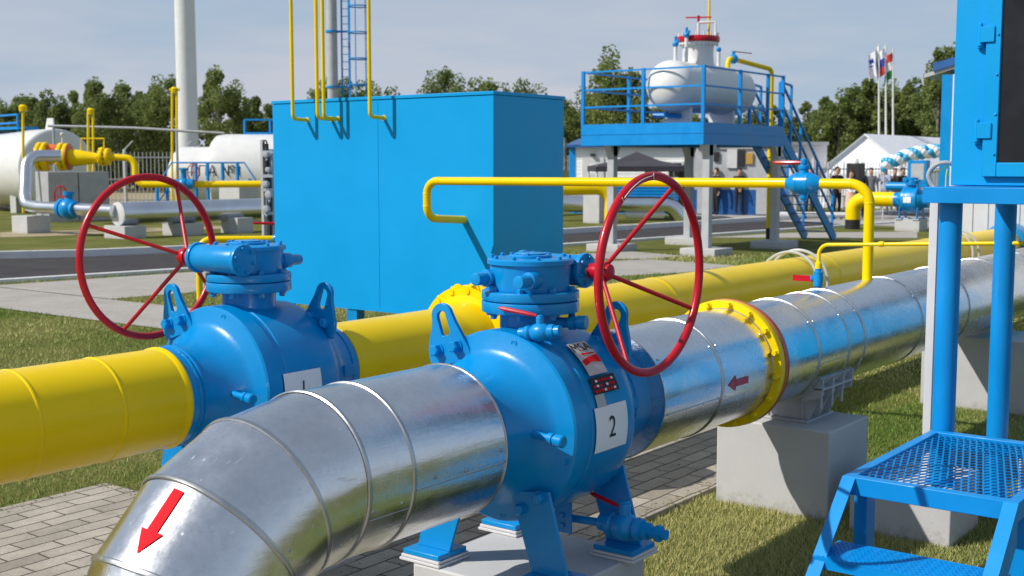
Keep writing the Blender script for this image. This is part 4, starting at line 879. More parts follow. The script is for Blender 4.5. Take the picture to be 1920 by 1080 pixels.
for k in range(16):
    a = 2*PI*k/16; b.cyl((mx_+.42*math.cos(a), ty+.42*math.sin(a), 4.40), (mx_+.42*math.cos(a), ty+.42*math.sin(a), 4.68), .016, n=6)
o = b.build('studs', WHITE, mw); 
b = MB(); b.tube([(mx_, ty, 4.60), (mx_, ty, 4.93)], .03, 8); b.tube([(mx_, ty, 4.90), (mx_+.1, ty-.35, 4.90), (mx_+.1, ty-.36, 4.58)], .03, 8); b.build('davit', WHITE, mw)
b = MB(); b.bar((mx_-.05, ty+.28, 5.02), (mx_+.05, ty-.28, 5.0), .03, .03); b.cyl((mx_, ty, 4.90), (mx_, ty, 5.05), .03, n=8); b.build('crank', RED, mw)
b = MB(); b.cyl((mx_+.25, ty-.12, 4.60), (mx_+.25, ty-.12, 6.4), .026, n=8); b.build('vent', YEL, mw)
for (x, h, dy) in ((23.0, 4.35, .1), (23.25, 4.55, -.02)):
    b = MB(); b.cyl((x, ty+dy, 3.9), (x, ty+dy, h), .04, n=10); nz = b.build('nozzle', WHITE, t); b = MB(); b.sphere((x, ty+dy, h+.04), .07, 10, 8); b.bar((x-.1, ty+dy-.12, h+.1), (x, ty+dy, h+.06), .04, .05); b.cyl((x, ty+dy, h), (x, ty+dy, h+.2), .03, n=8); b.build('relief_valve', BLUE, nz)
b = MB(); b.cyl((24.75, ty, 3.9), (24.75, ty, 4.35), .04, n=10); nz = b.build('nozzle', WHITE, t); b = MB(); b.sphere((24.75, ty, 4.4), .06, 8, 6); b.build('relief_valve', BLUE, nz)
b = MB(); b.cyl((22.85, ty+.2, 2.85), (22.85, ty+.2, 3.05), .04, n=8); b.tube([(22.8, ty+.5, 2.9), (22.85, ty+.2, 2.9), (22.9, ty-.1, 2.88)], .05, 8); b.build('drain', BLUE, t)
# filling line
t = thing('yellow_filling_line', (26.9, 12.6, 0), 'yellow pipe rising beside the tank platform and bending over to the tank top', 'pipe')
b = MB(); p_ = at(1447, 130, 'X', 27.1); q_ = at(1365, 108, 'X', 25.3); b.tube(bendpath([(p_.x, p_.y, .35), p_, q_+V((0, 0, 0)), (q_.x, q_.y, 3.95)], .14, 6), .055, 12); b.build('tube', YEL, t)
b = MB(); b.cyl((p_.x, p_.y, -.05), (p_.x, p_.y, .36), .06, n=12); b.build('sleeve', BLACK, t)
b = MB(); c_ = q_.lerp(p_, .12); b.sphere(c_, .11, 12, 8); b.cyl(c_, c_+V((0, 0, .18)), .04, n=8); vv = b.build('shutoff_valve', BLUE, t); b = MB(); b.bar(c_+V((0, 0, .17)), c_+V((.5, -.2, .15)), .02, .02); b.build('handle', RED, vv)

# ================================================================== BUILDINGS
t = thing('site_cabin', (41, 24, 0), 'long low white and blue site cabin with a dark blue roof beyond the road', 'cabin')
A_ = G(1068, 399.5); B_ = G(1300, 402); u = (B_-A_); u.z = 0; Lc = u.length; u.normalize(); nn = V((u.y, -u.x, 0)); 
if nn.dot(V((-1, 0, 0))) < 0: nn = -nn
Mx = Matrix(((u.x, -nn.x, 0, A_.x), (u.y, -nn.y, 0, A_.y), (0, 0, 1, 0), (0, 0, 0, 1)))  # local x along facade, y depth, z up
def bx(b, a, c): b.box(a, c, M=Mx)
b = MB(); bx(b, (0, 0, 1.05), (Lc, 4, 2.55)); [bx(b, (0.01, -.012, 1.12+i*.14), (Lc-.01, -.0005, 1.135+i*.14)) for i in range(10)]; b.build('upper_wall', SIDING, t)
b = MB(); bx(b, (0, .005, 0), (Lc, 4, 1.048)); 
for i in range(9): bx(b, (0, -.02, .08+i*.115), (Lc, 0, .10+i*.115))
b.build('lower_cladding', BLUE_F, t)
b = MB(); b.prism([Mx @ V(p) for p in ((-.1, -.25, 2.54), (-.1, -.25, 2.64), (-.1, 2.0, 2.92), (-.1, 4.25, 2.64), (-.1, 4.25, 2.54), (-.1, 2.0, 2.80))], u*(Lc+.2)); b.build('roof', BLUE_D, t)
b = MB(); bx(b, (-.02, -.03, 0), (.22, -.002, 2.55)); b.build('corner_trim', BLUE_F, t)
for x0 in (2.9, 3.8):
    b = MB(); bx(b, (x0, -.05, 1.35), (x0+.6, -.003, 2.0)); wf = b.build('window', WHITE, t); b = MB(); bx(b, (x0+.06, -.06, 1.41), (x0+.54, -.052, 1.94)); b.build('pane', GLASS, wf)
b = MB(); bx(b, (.5, -.06, .05), (1.35, -.004, 2.15)); dr = b.build('door', LGREY, t); b = MB(); bx(b, (1.25, -.09, 1.0), (1.29, -.061, 1.15)); b.build('handle', BLACK, dr)
b = MB(); bx(b, (.85, -.2, 2.2), (1.0, -.004, 2.3)); b.build('lamp', BLACK, t)
for x0 in (.7, 5.2):
    b = MB(); bx(b, (x0+.1, -.03, 1.55), (x0+.38, -.0605, 1.9)) if x0 < 1 else bx(b, (x0, -.03, 2.0), (x0+.5, -.004, 2.2)); b.build('sign', WSTK if x0 < 1 else BLUE_D, t)
# cabinet row building (grey/white module with shaded side)
t = thing('plant_module', (42, 21, 0), 'grey and dark blue plant module with doors, the suited man standing before it', 'cabin')
C0 = G(1300, 402.5); C1 = G(1440, 404.5); u2 = (C1-C0); u2.z = 0; L2 = u2.length; u2.normalize(); n2_ = V((u2.y, -u2.x, 0))
if n2_.dot(V((-1, 0, 0))) < 0: n2_ = -n2_
Mx = Matrix(((u2.x, -n2_.x, 0, C0.x), (u2.y, -n2_.y, 0, C0.y), (0, 0, 1, 0), (0, 0, 0, 1)))
b = MB(); bx(b, (0.02, 0, .95), (L2, 4, 2.72)); b.build('upper_wall', GREYM, t)
b = MB(); bx(b, (0.02, .004, 0), (L2, 4, .948)); b.build('lower_wall', BLUE_D, t)
b = MB(); bx(b, (-.1, -.25, 2.722), (L2+.15, 4.2, 2.80)); b.build('roof', LGREY, t)
for x0, x1, z0, z1, m_, nm in ((.15, .55, .05, 2.1, GREYM, 'door'), (2.35, 2.8, .05, 2.1, GREYM, 'door'), (1.25, 1.62, 1.75, 2.45, LGREY, 'air_unit'), (1.66, 1.9, 1.8, 2.4, BLACK, 'air_unit'), (1.95, 2.2, 1.9, 2.3, paint('ochre_panel', (.5, .3, .06)), 'wall_box'), (.75, .95, 2.0, 2.35, BLACK, 'wall_box'), (.6, .85, 1.55, 1.62, BLACK, 'sign'), (2.5, 2.66, 1.45, 1.65, BLUE_F, 'sign'), (1.0, 2.3, 2.46, 2.5, WHITE, 'canopy')):
    b = MB(); bx(b, (x0, -.08 if nm != 'sign' else -.03, z0), (x1, -.003, z1)); b.build(nm, m_, t)
# white wall/fence building behind stairs
t = thing('white_hall', (52, 27, 0), 'low pale building behind the stairs and the white marquee', 'building')
P0 = G(1442, 388); P1 = G(1548, 387.5); b = MB(); uu = (P1-P0).normalized(); nn_ = V((-uu.y, uu.x, 0)); nn_ = nn_ if nn_.x > 0 else -nn_; b.prism([P0, P1, P1+nn_*6, P0+nn_*6], (0, 0, 2.75)); b.build('wall', LGREY, t); b = MB(); b.prism([P0-nn_*.2+V((0, 0, 2.752)), P1-nn_*.2+V((0, 0, 2.752)), P1+nn_*6.2+V((0, 0, 2.752)), P0+nn_*6.2+V((0, 0, 2.752))], (0, 0, .14)); b.build('roof', GREYM, t)
# small white electrical box near the yellow post
t = thing('electric_cubicle', G(1470, 405), 'pale grey electrical cubicle with a small blue sign, right of the yellow post', 'cubicle')
p = G(1472, 404); b = MB(); b.box((p.x, p.y-.45, .9), (p.x+.5, p.y+.30, 2.3)); b.build('housing', LGREY, t, bevel=.01); b = MB(); b.box((p.x+.05, p.y-.4, 0), (p.x+.12, p.y-.32, .9)); b.box((p.x+.05, p.y+.15, 0), (p.x+.12, p.y+.23, .9)); b.build('legs', GREYM, t); b = MB(); b.box((p.x-.01, p.y-.2, 1.05), (p.x-.001, p.y+.18, 1.2)); b.build('sign', BLUE_F, t)
# gazebo
t = thing('gazebo', dp(1193, 400, 43), 'black folding gazebo tent in front of the white and blue site cabin', 'gazebo')
gl = dp(1093, 318, 42.5); gr_ = dp(1294, 318, 42.5); gc = (gl+gr_)/2; wv = (gr_-gl); wv.z = 0; hw_ = wv.length/2/1.18; ux = V((.62, -.78, 0)).normalized(); uy = V((ux.y*-1, ux.x, 0)); 
zc_, zp = 1.84, 2.32
cs = [V((gc.x, gc.y, 0))+ux*a*hw_+uy*c*hw_ for a, c in ((-1, -1), (1, -1), (1, 1), (-1, 1))]
b = MB(); vs = [V((p.x, p.y, zc_-.02)) for p in cs]+[V((p.x, p.y, zc_-.20)) for p in cs]; mid = [(cs[i]+cs[(i+1) % 4])/2 for i in range(4)]; pk = V((gc.x, gc.y, zp))
inn = [V((gc.x, gc.y, 0)).lerp(p, .45) for p in cs]; vs += [V((p.x, p.y, zc_+.17)) for p in inn]+[pk]
fs = []
for i in range(4):
    j = (i+1) % 4; fs += [(i, j, 4+j, 4+i), (i, j, 8+j, 8+i), (8+i, 8+j, 12)]
b.add(vs, fs); b.build('canopy', DARKG, t, flat=True)
for p in cs: q = V((gc.x, gc.y, 0)).lerp(p, .97); b = MB(); b.bar((q.x, q.y, 0), (q.x, q.y, zc_), .05, .05); b.build('leg', LGREY, t)
b = MB(); q0 = V((gc.x, gc.y, 0)).lerp(cs[1], .95); q1 = V((gc.x, gc.y, 0)).lerp(cs[2], .95); b.prism([V((q0.x, q0.y, .05)), V((q0.lerp(q1, .55).x, q0.lerp(q1, .55).y, .05)), V((q0.lerp(q1, .55).x, q0.lerp(q1, .55).y, 1.7)), V((q0.x, q0.y, 1.7))], (.02, .02, 0)); b.build('side_curtain', DARKG, t)
# marquee
t = thing('marquee', dp(1640, 395, 56), 'large white gable marquee tent behind the flagpoles', 'marquee')
dM = 54.0; Ga = dp(1532, 345, dM); Gp = dp(1624, 253, dM); Gb = dp(1706, 318, dM-1.5); back = V((1, -.16, 0)).normalized()*13
Ga.z = max(Ga.z, 1.2)
b = MB(); dep = dp(1768, 270, 62)-Gp; dep.z = 0
base0 = V((Ga.x, Ga.y, 0)); base1 = V((Gb.x, Gb.y, 0)); Gb = V((Gb.x, Gb.y, Ga.z+.45)); Ga = V((Ga.x, Ga.y, Ga.z+.25)); 
def thick(pts, tv, nm, mat): b = MB(); b.prism(pts, tv); return b.build(nm, mat, t, flat=True)
sl_ = V((0, 0, .05)); e0 = (Gp-Ga)*-.05; e1 = (Gp-Gb)*-.05; fo = dep*-.02
thick([Ga+e0+fo, Gp+fo, Gp+dep, Ga+e0+dep], sl_, 'roof_slope', TENT); thick([Gb+e1+fo, Gp+fo+V((0, 0, .002)), Gp+dep+V((0, 0, .002)), Gb+e1+dep], sl_, 'roof_slope', TENT)
thick([base0, base1, Gb, Gp, Ga], dep.normalized()*.04, 'gable_wall', TENT); thick([base1+dep*.01, base1+dep, Gb+dep, Gb+dep*.01], V((.05, .05, 0)), 'side_wall', TENT); thick([base0+dep*.01, base0+dep, Ga+dep, Ga+dep*.01], V((.05, .05, 0)), 'side_wall', TENT)
for f in (.12, .3, .5, .7, .9):
    p = base0.lerp(base1, f); b = MB(); b.bar(p-dep.normalized()*.06, p-dep.normalized()*.06+V((0, 0, 2.0)), .05, .03); b.build('frame_post', GREYM, t)
# thin palisade in front of the marquee
def fence(p0, p1, n, h, label, rails=(.3, .85), posts=0, wire=False):
    p0 = V(p0); p1 = V(p1); t = thing('mesh_fence', p0.lerp(p1, .5), label, 'fence'); b = MB()
    for i in range(n):
        p = p0.lerp(p1, i/(n-1)); b.bar(p, p+V((0, 0, h)), .022, .022)
    for r_ in rails: b.bar(p0+V((0, 0, h*r_)), p1+V((0, 0, h*r_)), .04, .05)
    b.build('pickets', GREYM, t)
    for i in range(posts):
        p = p0.lerp(p1, i/max(1, posts-1)); b = MB(); b.bar(p, p+V((0, 0, h+.12)), .09, .09)
        if wire: b.bar(p+V((0, 0, h+.1)), p+V((.25, -.3, h+.5)), .05, .05)
        b.build('fence_post', LGREY, t)
    return t
fence(G(1440, 396), G(1765, 394), 60, 2.0, 'grey picket fence in front of the white marquee', posts=5)
fence((13.0, 70.0, 0), G(345, 387), 190, 2.45, 'tall grey security fence with angled tops behind the left tanks', (.12, .5, .9), 14, True)
fence(G(345, 387)+V((.3, -.3, 0)), G(1075, 386), 260, 2.3, 'tall grey security fence running behind the blue container', (.12, .5, .9), 14, True)
# flags
FW = paint('white_flag', (.85, .86, .9), coat=0); FBl = paint('blue_flag', (.03, .07, .5), coat=0); FR = paint('red_flag', (.75, .05, .04), coat=0); FG = paint('green_flag', (.02, .25, .06), coat=0)
for i, (px, lab, cols) in enumerate(((1648, 'flagpole with a white flag bearing a blue mark, left of the three', (FW, FW, FW)), (1661, 'flagpole with a white, blue and red flag, middle of the three', (FW, FBl, FR)), (1674.5, 'flagpole with a red, white and green flag, right of the three', (FR, FW, FG)))):
    base = dp(px, 380, 58); base.z = 0; top = dp(px, 84 if i < 2 else 92, 58)
    t = thing('flagpole', base, lab, 'flagpole', 'flagpoles behind the marquee'); b = MB(); b.tube([base, top], [.06, .04], 8); b.build('pole', LGREY, t)
    b = MB(); fw = V((.78, -.62, 0))*-1; n_y, n_x = 12, 8; vs = []; fs = []; ms = []
    for j in range(n_y+1):
        for k in range(n_x+1):
            f = k/n_x; g_ = j/n_y; drop = f*.95
            p = top+fw*(f*.46)+V((.06*math.sin(f*9+g_*3), .08*math.sin(f*8+g_*2+i), -.05-g_*1.25-drop*.45)); vs.append(p)
    mi = []
    for j in range(n_y):
        for k in range(n_x): fs.append((j*(n_x+1)+k, j*(n_x+1)+k+1, (j+1)*(n_x+1)+k+1, (j+1)*(n_x+1)+k)); mi.append(min(2, j//4))
    b.v = [tuple(p) for p in vs]; b.f = fs; b.m = mi; fl = b.build('flag', list(cols), t)
    if i == 0: b = MB(); c = top+fw*.3+V((-.06, -.06, -.75)); b.bar(c, c+fw*.22+V((0, 0, -.1)), .02, .2); b.bar(c+V((0, 0, -.25)), c+fw*.2+V((0, 0, -.3)), .02, .06); b.build('emblem', FBl, fl)
# balloon garland
t = thing('balloon_garland', dp(1700, 300, 42), 'twisted garland of blue and white balloons in front of the marquee', 'balloons')
BB = paint('balloon_blue', (.02, .36, .62), rough=.25); BWm = paint('balloon_white', (.85, .87, .9), rough=.25)
pa = dp(1658, 309, 42); pb_ = dp(1775, 283, 42); proto = {}
for k in range(26):
    f = k/25; c = pa.lerp(pb_, f)+V((0, 0, .15*math.sin(PI*f))); an = k*.62
    for q in range(4):
        a = an+q*PI/2; p = c+V((0, 0, 1))*(.13*math.sin(a))+V((.8, .6, 0))*(.13*math.cos(a)); mat = BB if q % 2 else BWm
        if q == 3 and k % 2: continue
        if mat.name not in proto: b = MB(); b.sphere((0, 0, 0), .125, 12, 8); o = b.build('balloon', mat, None); proto[mat.name] = o
        else: o = proto[mat.name].copy(); S.collection.objects.link(o)
        o.parent = t; o.location = p-BASE[t.name]
for f in (0, 1): p = pa.lerp(pb_, f); b = MB(); b.cyl((p.x, p.y, 0), p, .02, n=6); b.build('support_pole', LGREY, t)
# loudspeakers
for i, (x0, x1, y0_, y1_, d, lab) in enumerate(((1587, 1621, 306, 334, 42, 'black loudspeaker box on a stand in front of the white marquee'),)):
    a = dp(x0, y1_, d); c = dp(x1, y0_, d); t = thing('loudspeaker', V((a.x, a.y, 0)), lab, 'loudspeaker'); b = MB(); b.box((a.x, min(a.y, c.y), a.z), (a.x+.5, max(a.y, c.y), c.z)); b.build('cabinet', BLACK, t, bevel=.02)
    m_ = (a+c)/2; b = MB(); b.cyl((a.x+.25, m_.y, 0), (a.x+.25, m_.y, a.z), .03, n=8); b.bar((a.x+.25, m_.y, .5), (a.x-.3, m_.y+.3, 0), .03, .03); b.bar((a.x+.25, m_.y, .5), (a.x-.3, m_.y-.3, 0), .03, .03); b.bar((a.x+.25, m_.y, .5), (a.x+.8, m_.y, 0), .03, .03); b.build('tripod', BLACK, t)

# ================================================================== BACKGROUND VALVE + ELBOW (right)
bv_ = copy_tree(v1); yv = 11.9; bv_.location = V((34.6, yv, .33)); bv_.rotation_euler = (0, 0, R_(-90)); bv_['label'] = 'distant blue valve on a pale block between the yellow elbow and the blue stand'
for c in list(kids(bv_)):
    if c.name.startswith('handwheel'):
        for g_ in kids(c): bpy.data.objects.remove(g_)
        bpy.data.objects.remove(c)
t = thing('yellow_elbow_pipe', (33.8, yv, 0), 'distant yellow pipe elbow turning down into the ground left of the small blue valve', 'pipe')
e_ = dp(1613, 400, 34.6)
b = MB(); b.tube(bendpath([(34.6, yv+.487, .88), (34.6, yv+1.72, .88), (34.6, yv+1.72, .1)], .5, 10), .209, 20); b.build('pipe_wall', YEL, t); b = MB(); b.cyl((34.6, yv+1.72, -.05), (34.6, yv+1.72, .28), .215, n=20); b.build('sleeve', BLACK, t)
block(34.25, 34.95, yv-.35, yv+.35, .327, 'pale concrete block under the distant blue valve at right')
# actuator cabinets above distant valve
t = thing('valve_actuator', dp(1710, 380, 36), 'blue actuator box with a grey window above the distant blue valve', 'actuator')
a = dp(1700, 345, 36.5); b = MB(); b.box((a.x, a.y-.62, 1.2), (a.x+.4, a.y+.05, 1.32)); b.box((a.x, a.y-.58, 1.321), (a.x+.3, a.y-.02, 2.0)); b.cyl((a.x, a.y+.6, 1.22), (a.x, a.y-.3, 1.22), .13, n=14); b.cyl((a.x+.1, a.y-.25, .9), (a.x+.1, a.y-.25, 1.2), .12, n=12); b.build('housing', BLUE, t, bevel=.01)
b = MB(); b.box((a.x-.01, a.y-.50, 1.42), (a.x-.001, a.y-.12, 1.9)); b.build('window', GREYM, t)

# ================================================================== RIGHT BUILDING
t = thing('compressor_house', (19, 1.5, 0), 'grey ribbed metal building with blue corner trim behind the blue cabinet stand', 'building')
bx0 = 16.0; by1 = 5.14
b = MB(); b.box((bx0, -4, 0), (24, by1, 3.0))
y = by1-.22
while y > -3.9: b.box((bx0-.012, y-.012, .05), (bx0-.0005, y+.012, 2.99)); y -= .19
b.build('wall', LGREY, t); b = MB(); b.box((bx0-.03, by1-.12, 0), (bx0-.0125, by1+.0, 3.0)); b.box((bx0-.03, by1+.0005, 0), (24, by1+.015, 3.0)); b.build('corner_trim', BLUE, t)
b = MB(); b.box((bx0-.03, by1-.20, 0), (bx0-.0128, by1-.122, 3.0)); b.build('white_trim', WHITE, t)
b = MB(); b.prism([V((bx0-.05, by1+.24, 2.97)), V((bx0-.05, -4.3, 5.55)), V((bx0-.05, -4.3, 5.60)), V((bx0-.05, by1+.24, 3.02))], (8.2, 0, 0)); b.build('roof_underside', GREYM, t)
b = MB(); b.prism([V((bx0-.08, by1+.12, 3.045)), V((bx0-.08, -4.32, 5.60)), V((bx0-.08, -4.32, 5.70)), V((bx0-.08, by1+.12, 3.145))], (8.3, 0, 0)); b.build('roof', BLUE_D, t)
b = MB(); b.cyl((15.6, 3.9, 0), (15.6, 3.9, 3.0), .05, n=10); o = b.build('drain_pipe', paint('brown_paint', (.11, .04, .02))); tag(o, 'thin dark brown upright pipe at the right edge against the ribbed wall', 'pipe')
b = MB(); b.tube([(13.8, 2.1, .30), (15.2, 1.7, .30)], .04, 8); b.tube([(11.5, 2.2, .42), (15.9, 1.1, .42)], .035, 8); o = b.build('low_pipe', WHITE); tag(o, 'low white pipe near the ground right of the second blue post', 'pipe')

# ================================================================== LEFT TANKS AREA
def big_tank(name, o, d, L_, r, label, dome=.35):
    t = thing(name, V((o.x, o.y, 0)), label, 'tank'); b = MB(); d = V(d).normalized()
    dm = [(r*dome*(1-math.sin(a)), max(.01, r*math.cos(a))) for a in [PI/2*k/8 for k in range(8, -1, -1)]]
    b.rev(dm+[(L_-s_, q) for s_, q in dm[::-1]], o, d, 56, cap=False); b.build('shell', WHITE, t); return t, d
# tank A: far left
rA = 1.52
oA = dp(112, 322, 47); oA.z = 1.72
t, dA = big_tank('fuel_tank', oA, V((.15, .99, 0)), 12.0, rA, 'big white horizontal tank at the left edge with a yellow manifold at its end', .12)
b = MB(); p = oA+dA*.5; b.prism([p+V((0, 0, rA-.02))+V((-.02, -.1, 0)), p+V((0, 0, rA+.42))+V((0, -.05, 0)), p+V((0, 0, rA+.42))+V((0, .35, 0)), p+V((0, .5, rA-.02))], (.06, 0, 0)); b.build('lifting_eye', WHITE, t)
for dd in (2.0, 9.5): b = MB(); q = oA+dA*dd; b.box((q.x-1.1, q.y-.2, 0), (q.x+1.1, q.y+.2, .8)); b.build('saddle', GREYC, t)
b = MB()
for dd in (2.6, 4.6, 6.6):
    q = oA+dA*dd+V((-.5, 0, rA-.12)); b.bar(q, q+V((0, 0, .75)), .06, .06)
for h in (.72, .4): q = oA+dA*2.6+V((-.5, 0, rA-.12+h)); b.bar(q, q+dA*4.5, .07, .07)
q = oA+dA*2.4+V((0, 0, rA+.02)); b.box((q.x-.6, q.y, q.z), (q.x+.3, q.y+4.6, q.z+.10)); b.build('walkway', BLUE_F, t)
# tank B
oB = dp(318, 352, 53); oB.z = 1.34; dB = V((.60, -.80, 0)).normalized()
t, dB = big_tank('gas_tank', oB, dB, 9.0, 1.30, 'white horizontal tank with blue railing and black lettering left of the blue container', .55)
b = MB(); b.rev([(1.95, 1.28), (2.0, 1.52), (2.15, 1.68), (2.5, 1.74), (8.6, 1.74), (8.9, 1.6), (8.95, 1.2)], oB+V((0, 0, .10)), dB, 56); jk = b.build('jacket', WHITE, t)
b = MB(); q = oB+dB*3.3+V((0, 0, 1.86)); b.bar(q, q+dB*4, .4, .12)
for dd in (0, 1.1, 2.2, 3.4): b.bar(q+dB*dd, q+dB*dd+V((0, 0, .6)), .07, .07)
b.bar(q+V((0, 0, .6)), q+dB*3.4+V((0, 0, .6)), .07, .07); b.build('walkway', BLUE_F, t)
nB = V((-dB.y, dB.x, 0)); nB = -nB if nB.dot(cC*0-oB) < 0 else nB
nB = V((dB.y, -dB.x, 0)) if V((dB.y, -dB.x, 0)).dot(V((-1, -1, 0))) > 0 else V((-dB.y, dB.x, 0))
ctr = oB+V((0, 0, .10))
tp = at(428, 321, 'X', (oB+dB*3).x); sL = (tp-oB).dot(dB)
def jm(u, v):
    a = math.asin(max(-1, min(1, (tp.z-ctr.z)/1.76)))+v/1.76; return ctr+dB*(sL+u)+nB*(1.765*math.cos(a))+V((0, 0, 1.765*math.sin(a)))
text_mesh('ГПА №1', .62, jm, 'lettering', INK, jk, .92)
# blue access railing in front of tank B
t = thing('tank_railing', dp(400, 385, 46), 'blue railing with sloping ends in front of the lettered white tank', 'railing')
def rl(x, y): q = dp(x, y, 46); return q
b = MB(); b.tube([rl(300, 340), rl(322, 305), rl(458, 305), rl(480, 338)], .035, 6); b.tube([rl(318, 345), rl(470, 345)], .03, 6); b.build('top_rail', BLUE_F, t)
for x in (294, 313, 367, 389, 417, 445, 468): q = rl(x, 305 if 313 < x < 460 else 335); b = MB(); b.bar((q.x, q.y, 0.1), q, .09, .09); b.build('railing_post', BLUE_F, t)
b = MB(); b.bar(rl(296, 380), rl(314, 355), .05, .05); b.bar(rl(468, 350), rl(485, 378), .05, .05); b.build('brace', BLUE_F, t)
# tall chimney, mast with ladder
b = MB(); q = dp(356, 387, 58); b.rev([(0, .485), (20, .445)], (q.x, q.y, 0), (0, 0, 1), 40); o = b.build('chimney', WHITE); tag(o, 'tall thick white round mast rising out of frame at upper left', 'mast')
t = thing('ladder_mast', dp(627, 385, 50), 'tall grey mast with a caged blue ladder behind the blue container', 'mast')
q = dp(627, 385, 50); b = MB(); b.rev([(0, .23), (16, .19)], (q.x, q.y, 0), (0, 0, 1), 24); b.build('pole', GREYM, t)
ur = V((cR.x, cR.y, 0)); uf = V((-cF.x, -cF.y, 0)).normalized(); lc = V((q.x, q.y, 0))+ur*.54
b = MB(); 
for s_ in (-.15, .15): b.bar(lc+ur*s_+V((0, 0, 1)), lc+ur*s_+V((0, 0, 15)), .05 if s_ < 0 else .08, .05)
z = 1.2
while z < 15: b.bar(lc-ur*.15+V((0, 0, z)), lc+ur*.15+V((0, 0, z)), .025, .025); z += .3
for z in (5.0, 7.2, 9.4): b.bar(V((q.x, q.y, z)), lc+ur*.15+V((0, 0, z)), .08, .08); b.rev([(-.04, .26), (.04, .26)], (q.x, q.y, z), (0, 0, 1), 16)
b.build('ladder', BLUE_F, t)
cc = lc+ur*.55; b = MB()
z = 3.0
while z < 15:
    b.tube([cc+(ur*math.cos(a)+uf*math.sin(a))*.42+V((0, 0, z)) for a in [2*PI*k/16 for k in range(16)]], .028, 5, closed=True); z += 1.04
for a in (0, .8, -.8, 1.8): p = cc+(ur*math.cos(a)+uf*math.sin(a))*.42; b.bar(p+V((0, 0, 3)), p+V((0, 0, 15)), .03, .03)
b.build('safety_cage', BLUE_F, t)
# twin yellow vent masts left
for x, yt, d, lab in ((43, 202, 40, 'single thin yellow vent pipe in front of the left white tank'), (170, 208, 44, 'pair of short yellow vent pipes joined by one cap, left of the white mast'), (327, 168, 48, 'tall twin yellow vent pipe with a T head beside the white mast')):
    q = dp(x, 380, d); top = dp(x, yt, d); b = MB(); g_ = ur*.09
    offs = (V((0, 0, 0)),) if x == 43 else (-g_, g_)
    for o_ in offs: b.cyl(V((q.x, q.y, .3))+o_, V((top.x, top.y, top.z))+o_, .045, n=8)
    b.rev([(-.02, .12), (.14, .14), (.2, .08)], (top.x, top.y, top.z-.1), (0, 0, 1), 10)
    if x == 327: b.bar(top-ur*.2, top+ur*.2, .1, .1)
    o = b.build('vent_pipe', YEL); tag(o, lab, 'vent pipe', 'distant yellow vent pipes')
# lightning wire/tube between
b = MB(); b.tube([dp(90, 236, 46), dp(250, 240, 46), dp(420, 250, 46)], .05, 8); pp = dp(331, 245, 46); b.cyl((pp.x, pp.y, 0), pp, .05, n=8); pp = dp(100, 236, 46); b.cyl((pp.x, pp.y, 0), pp, .05, n=8); o = b.build('overhead_pipe', GREYM); tag(o, 'thin grey overhead pipe running across in front of the left trees', 'pipe')
# grey equipment housing
t = thing('equipment_housing', dp(120, 388, 40), 'grey box housing with a bright left side below the yellow manifold', 'housing')
a = dp(92, 386, 40); b = MB(); b.box((a.x, a.y, -.05), (a.x+2.3, a.y+.75, 2.82-1.18)); 
b.v = [tuple(p) for p in b.v]; o = b.build('shell', GREYM, t, bevel=.02); b = MB(); b.box((a.x+1.1, a.y-.01, .05), (a.x+1.13, a.y-.001, 1.6)); b.build('door_gap', BLACK, t)
# yellow manifold
t = thing('gas_manifold', dp(150, 300, 38), 'bright yellow pipe manifold with flanges and a bend at the end of the left tank', 'manifold')
D = 38.5
P = lambda x, y, d=D: dp(x, y, d)
b = MB(); b.tube([P(70, 293), P(125, 293), P(140, 296), P(205, 297), P(206, 293)], [.22, .25, .27, .10, .10], 16); b.tube(bendpath([P(150, 294), P(205, 294), P(253, 297), P(254, 330), P(262, 346), P(345, 346), P(492, 345)], .35, 8), [.10 if i < 0 else .105 for i in range(len(bendpath([P(150, 294), P(205, 294), P(253, 297), P(254, 330), P(262, 346), P(345, 346), P(492, 345)], .35, 8)))], 12); b.build('pipework', YEL, t)
for x, r_ in ((76, .46), (86, .46), (116, .44), (126, .42), (192, .30), (202, .27)):
    c = P(x, 294); d_ = (P(x+10, 294)-c).normalized(); b = MB(); b.bcyl(c-d_*.05, c+d_*.05, r_, .01, 24)
    for k in range(10): a_ = 2*PI*k/10; f1, f2_ = b.frame(d_); pp = c+(f1*math.cos(a_)+f2_*math.sin(a_))*(r_*.85); b.hexb(pp-d_*.09, d_, .03, .18)
    b.build('flange', YEL, t)
    if x in (126, 201): b = MB(); b.bcyl(c+d_*.055, c+d_*.09, r_, .01, 24); b.build('gasket', BRASS, t)
b = MB(); b.cyl(P(117, 290), P(117, 258), .03, n=8); b.sphere(P(117, 252), .07, 10, 8); b.build('gauge', LGREY, t)
b = MB(); b.cyl(P(92, 280), P(104, 280), .16, n=14); b.build('orange_joint', paint('orange_paint', (.8, .16, .02)), t)
b = MB(); b.tube([P(152, 282), P(152, 260), P(195, 260), P(195, 285)], .03, 6); b.build('instrument_tube', YEL, t)
# blue valve in yellow line with small red wheel
t = thing('line_valve', P(345, 346), 'small blue valve in the yellow line before the lettered tank', 'valve'); c = P(345, 345, 38.3); b = MB(); b.sphere(c, .2, 14, 10); b.cyl(c, c+V((0, 0, .42)), .09, n=12); b.cyl(c+V((0, 0, .42)), c+V((0, 0, .5)), .15, n=12); b.cyl(c-ur*.3, c+ur*.3, .16, n=14); b.build('body', BLUE, t)
b = MB(); cc_ = c+V((0, 0, .36))+ur*.30; b.tube([cc_+(ur*.75*math.cos(a)*.24+V((0, 0, 1))*math.sin(a)*.27) for a in [2*PI*k/24 for k in range(24)]], .018, 6, closed=True); b.bar(cc_-ur*.18, cc_+ur*.18, .02, .02); b.bar(cc_-V((0, 0, .27)), cc_+V((0, 0, .27)), .02, .02); b.build('handwheel', RED, t)
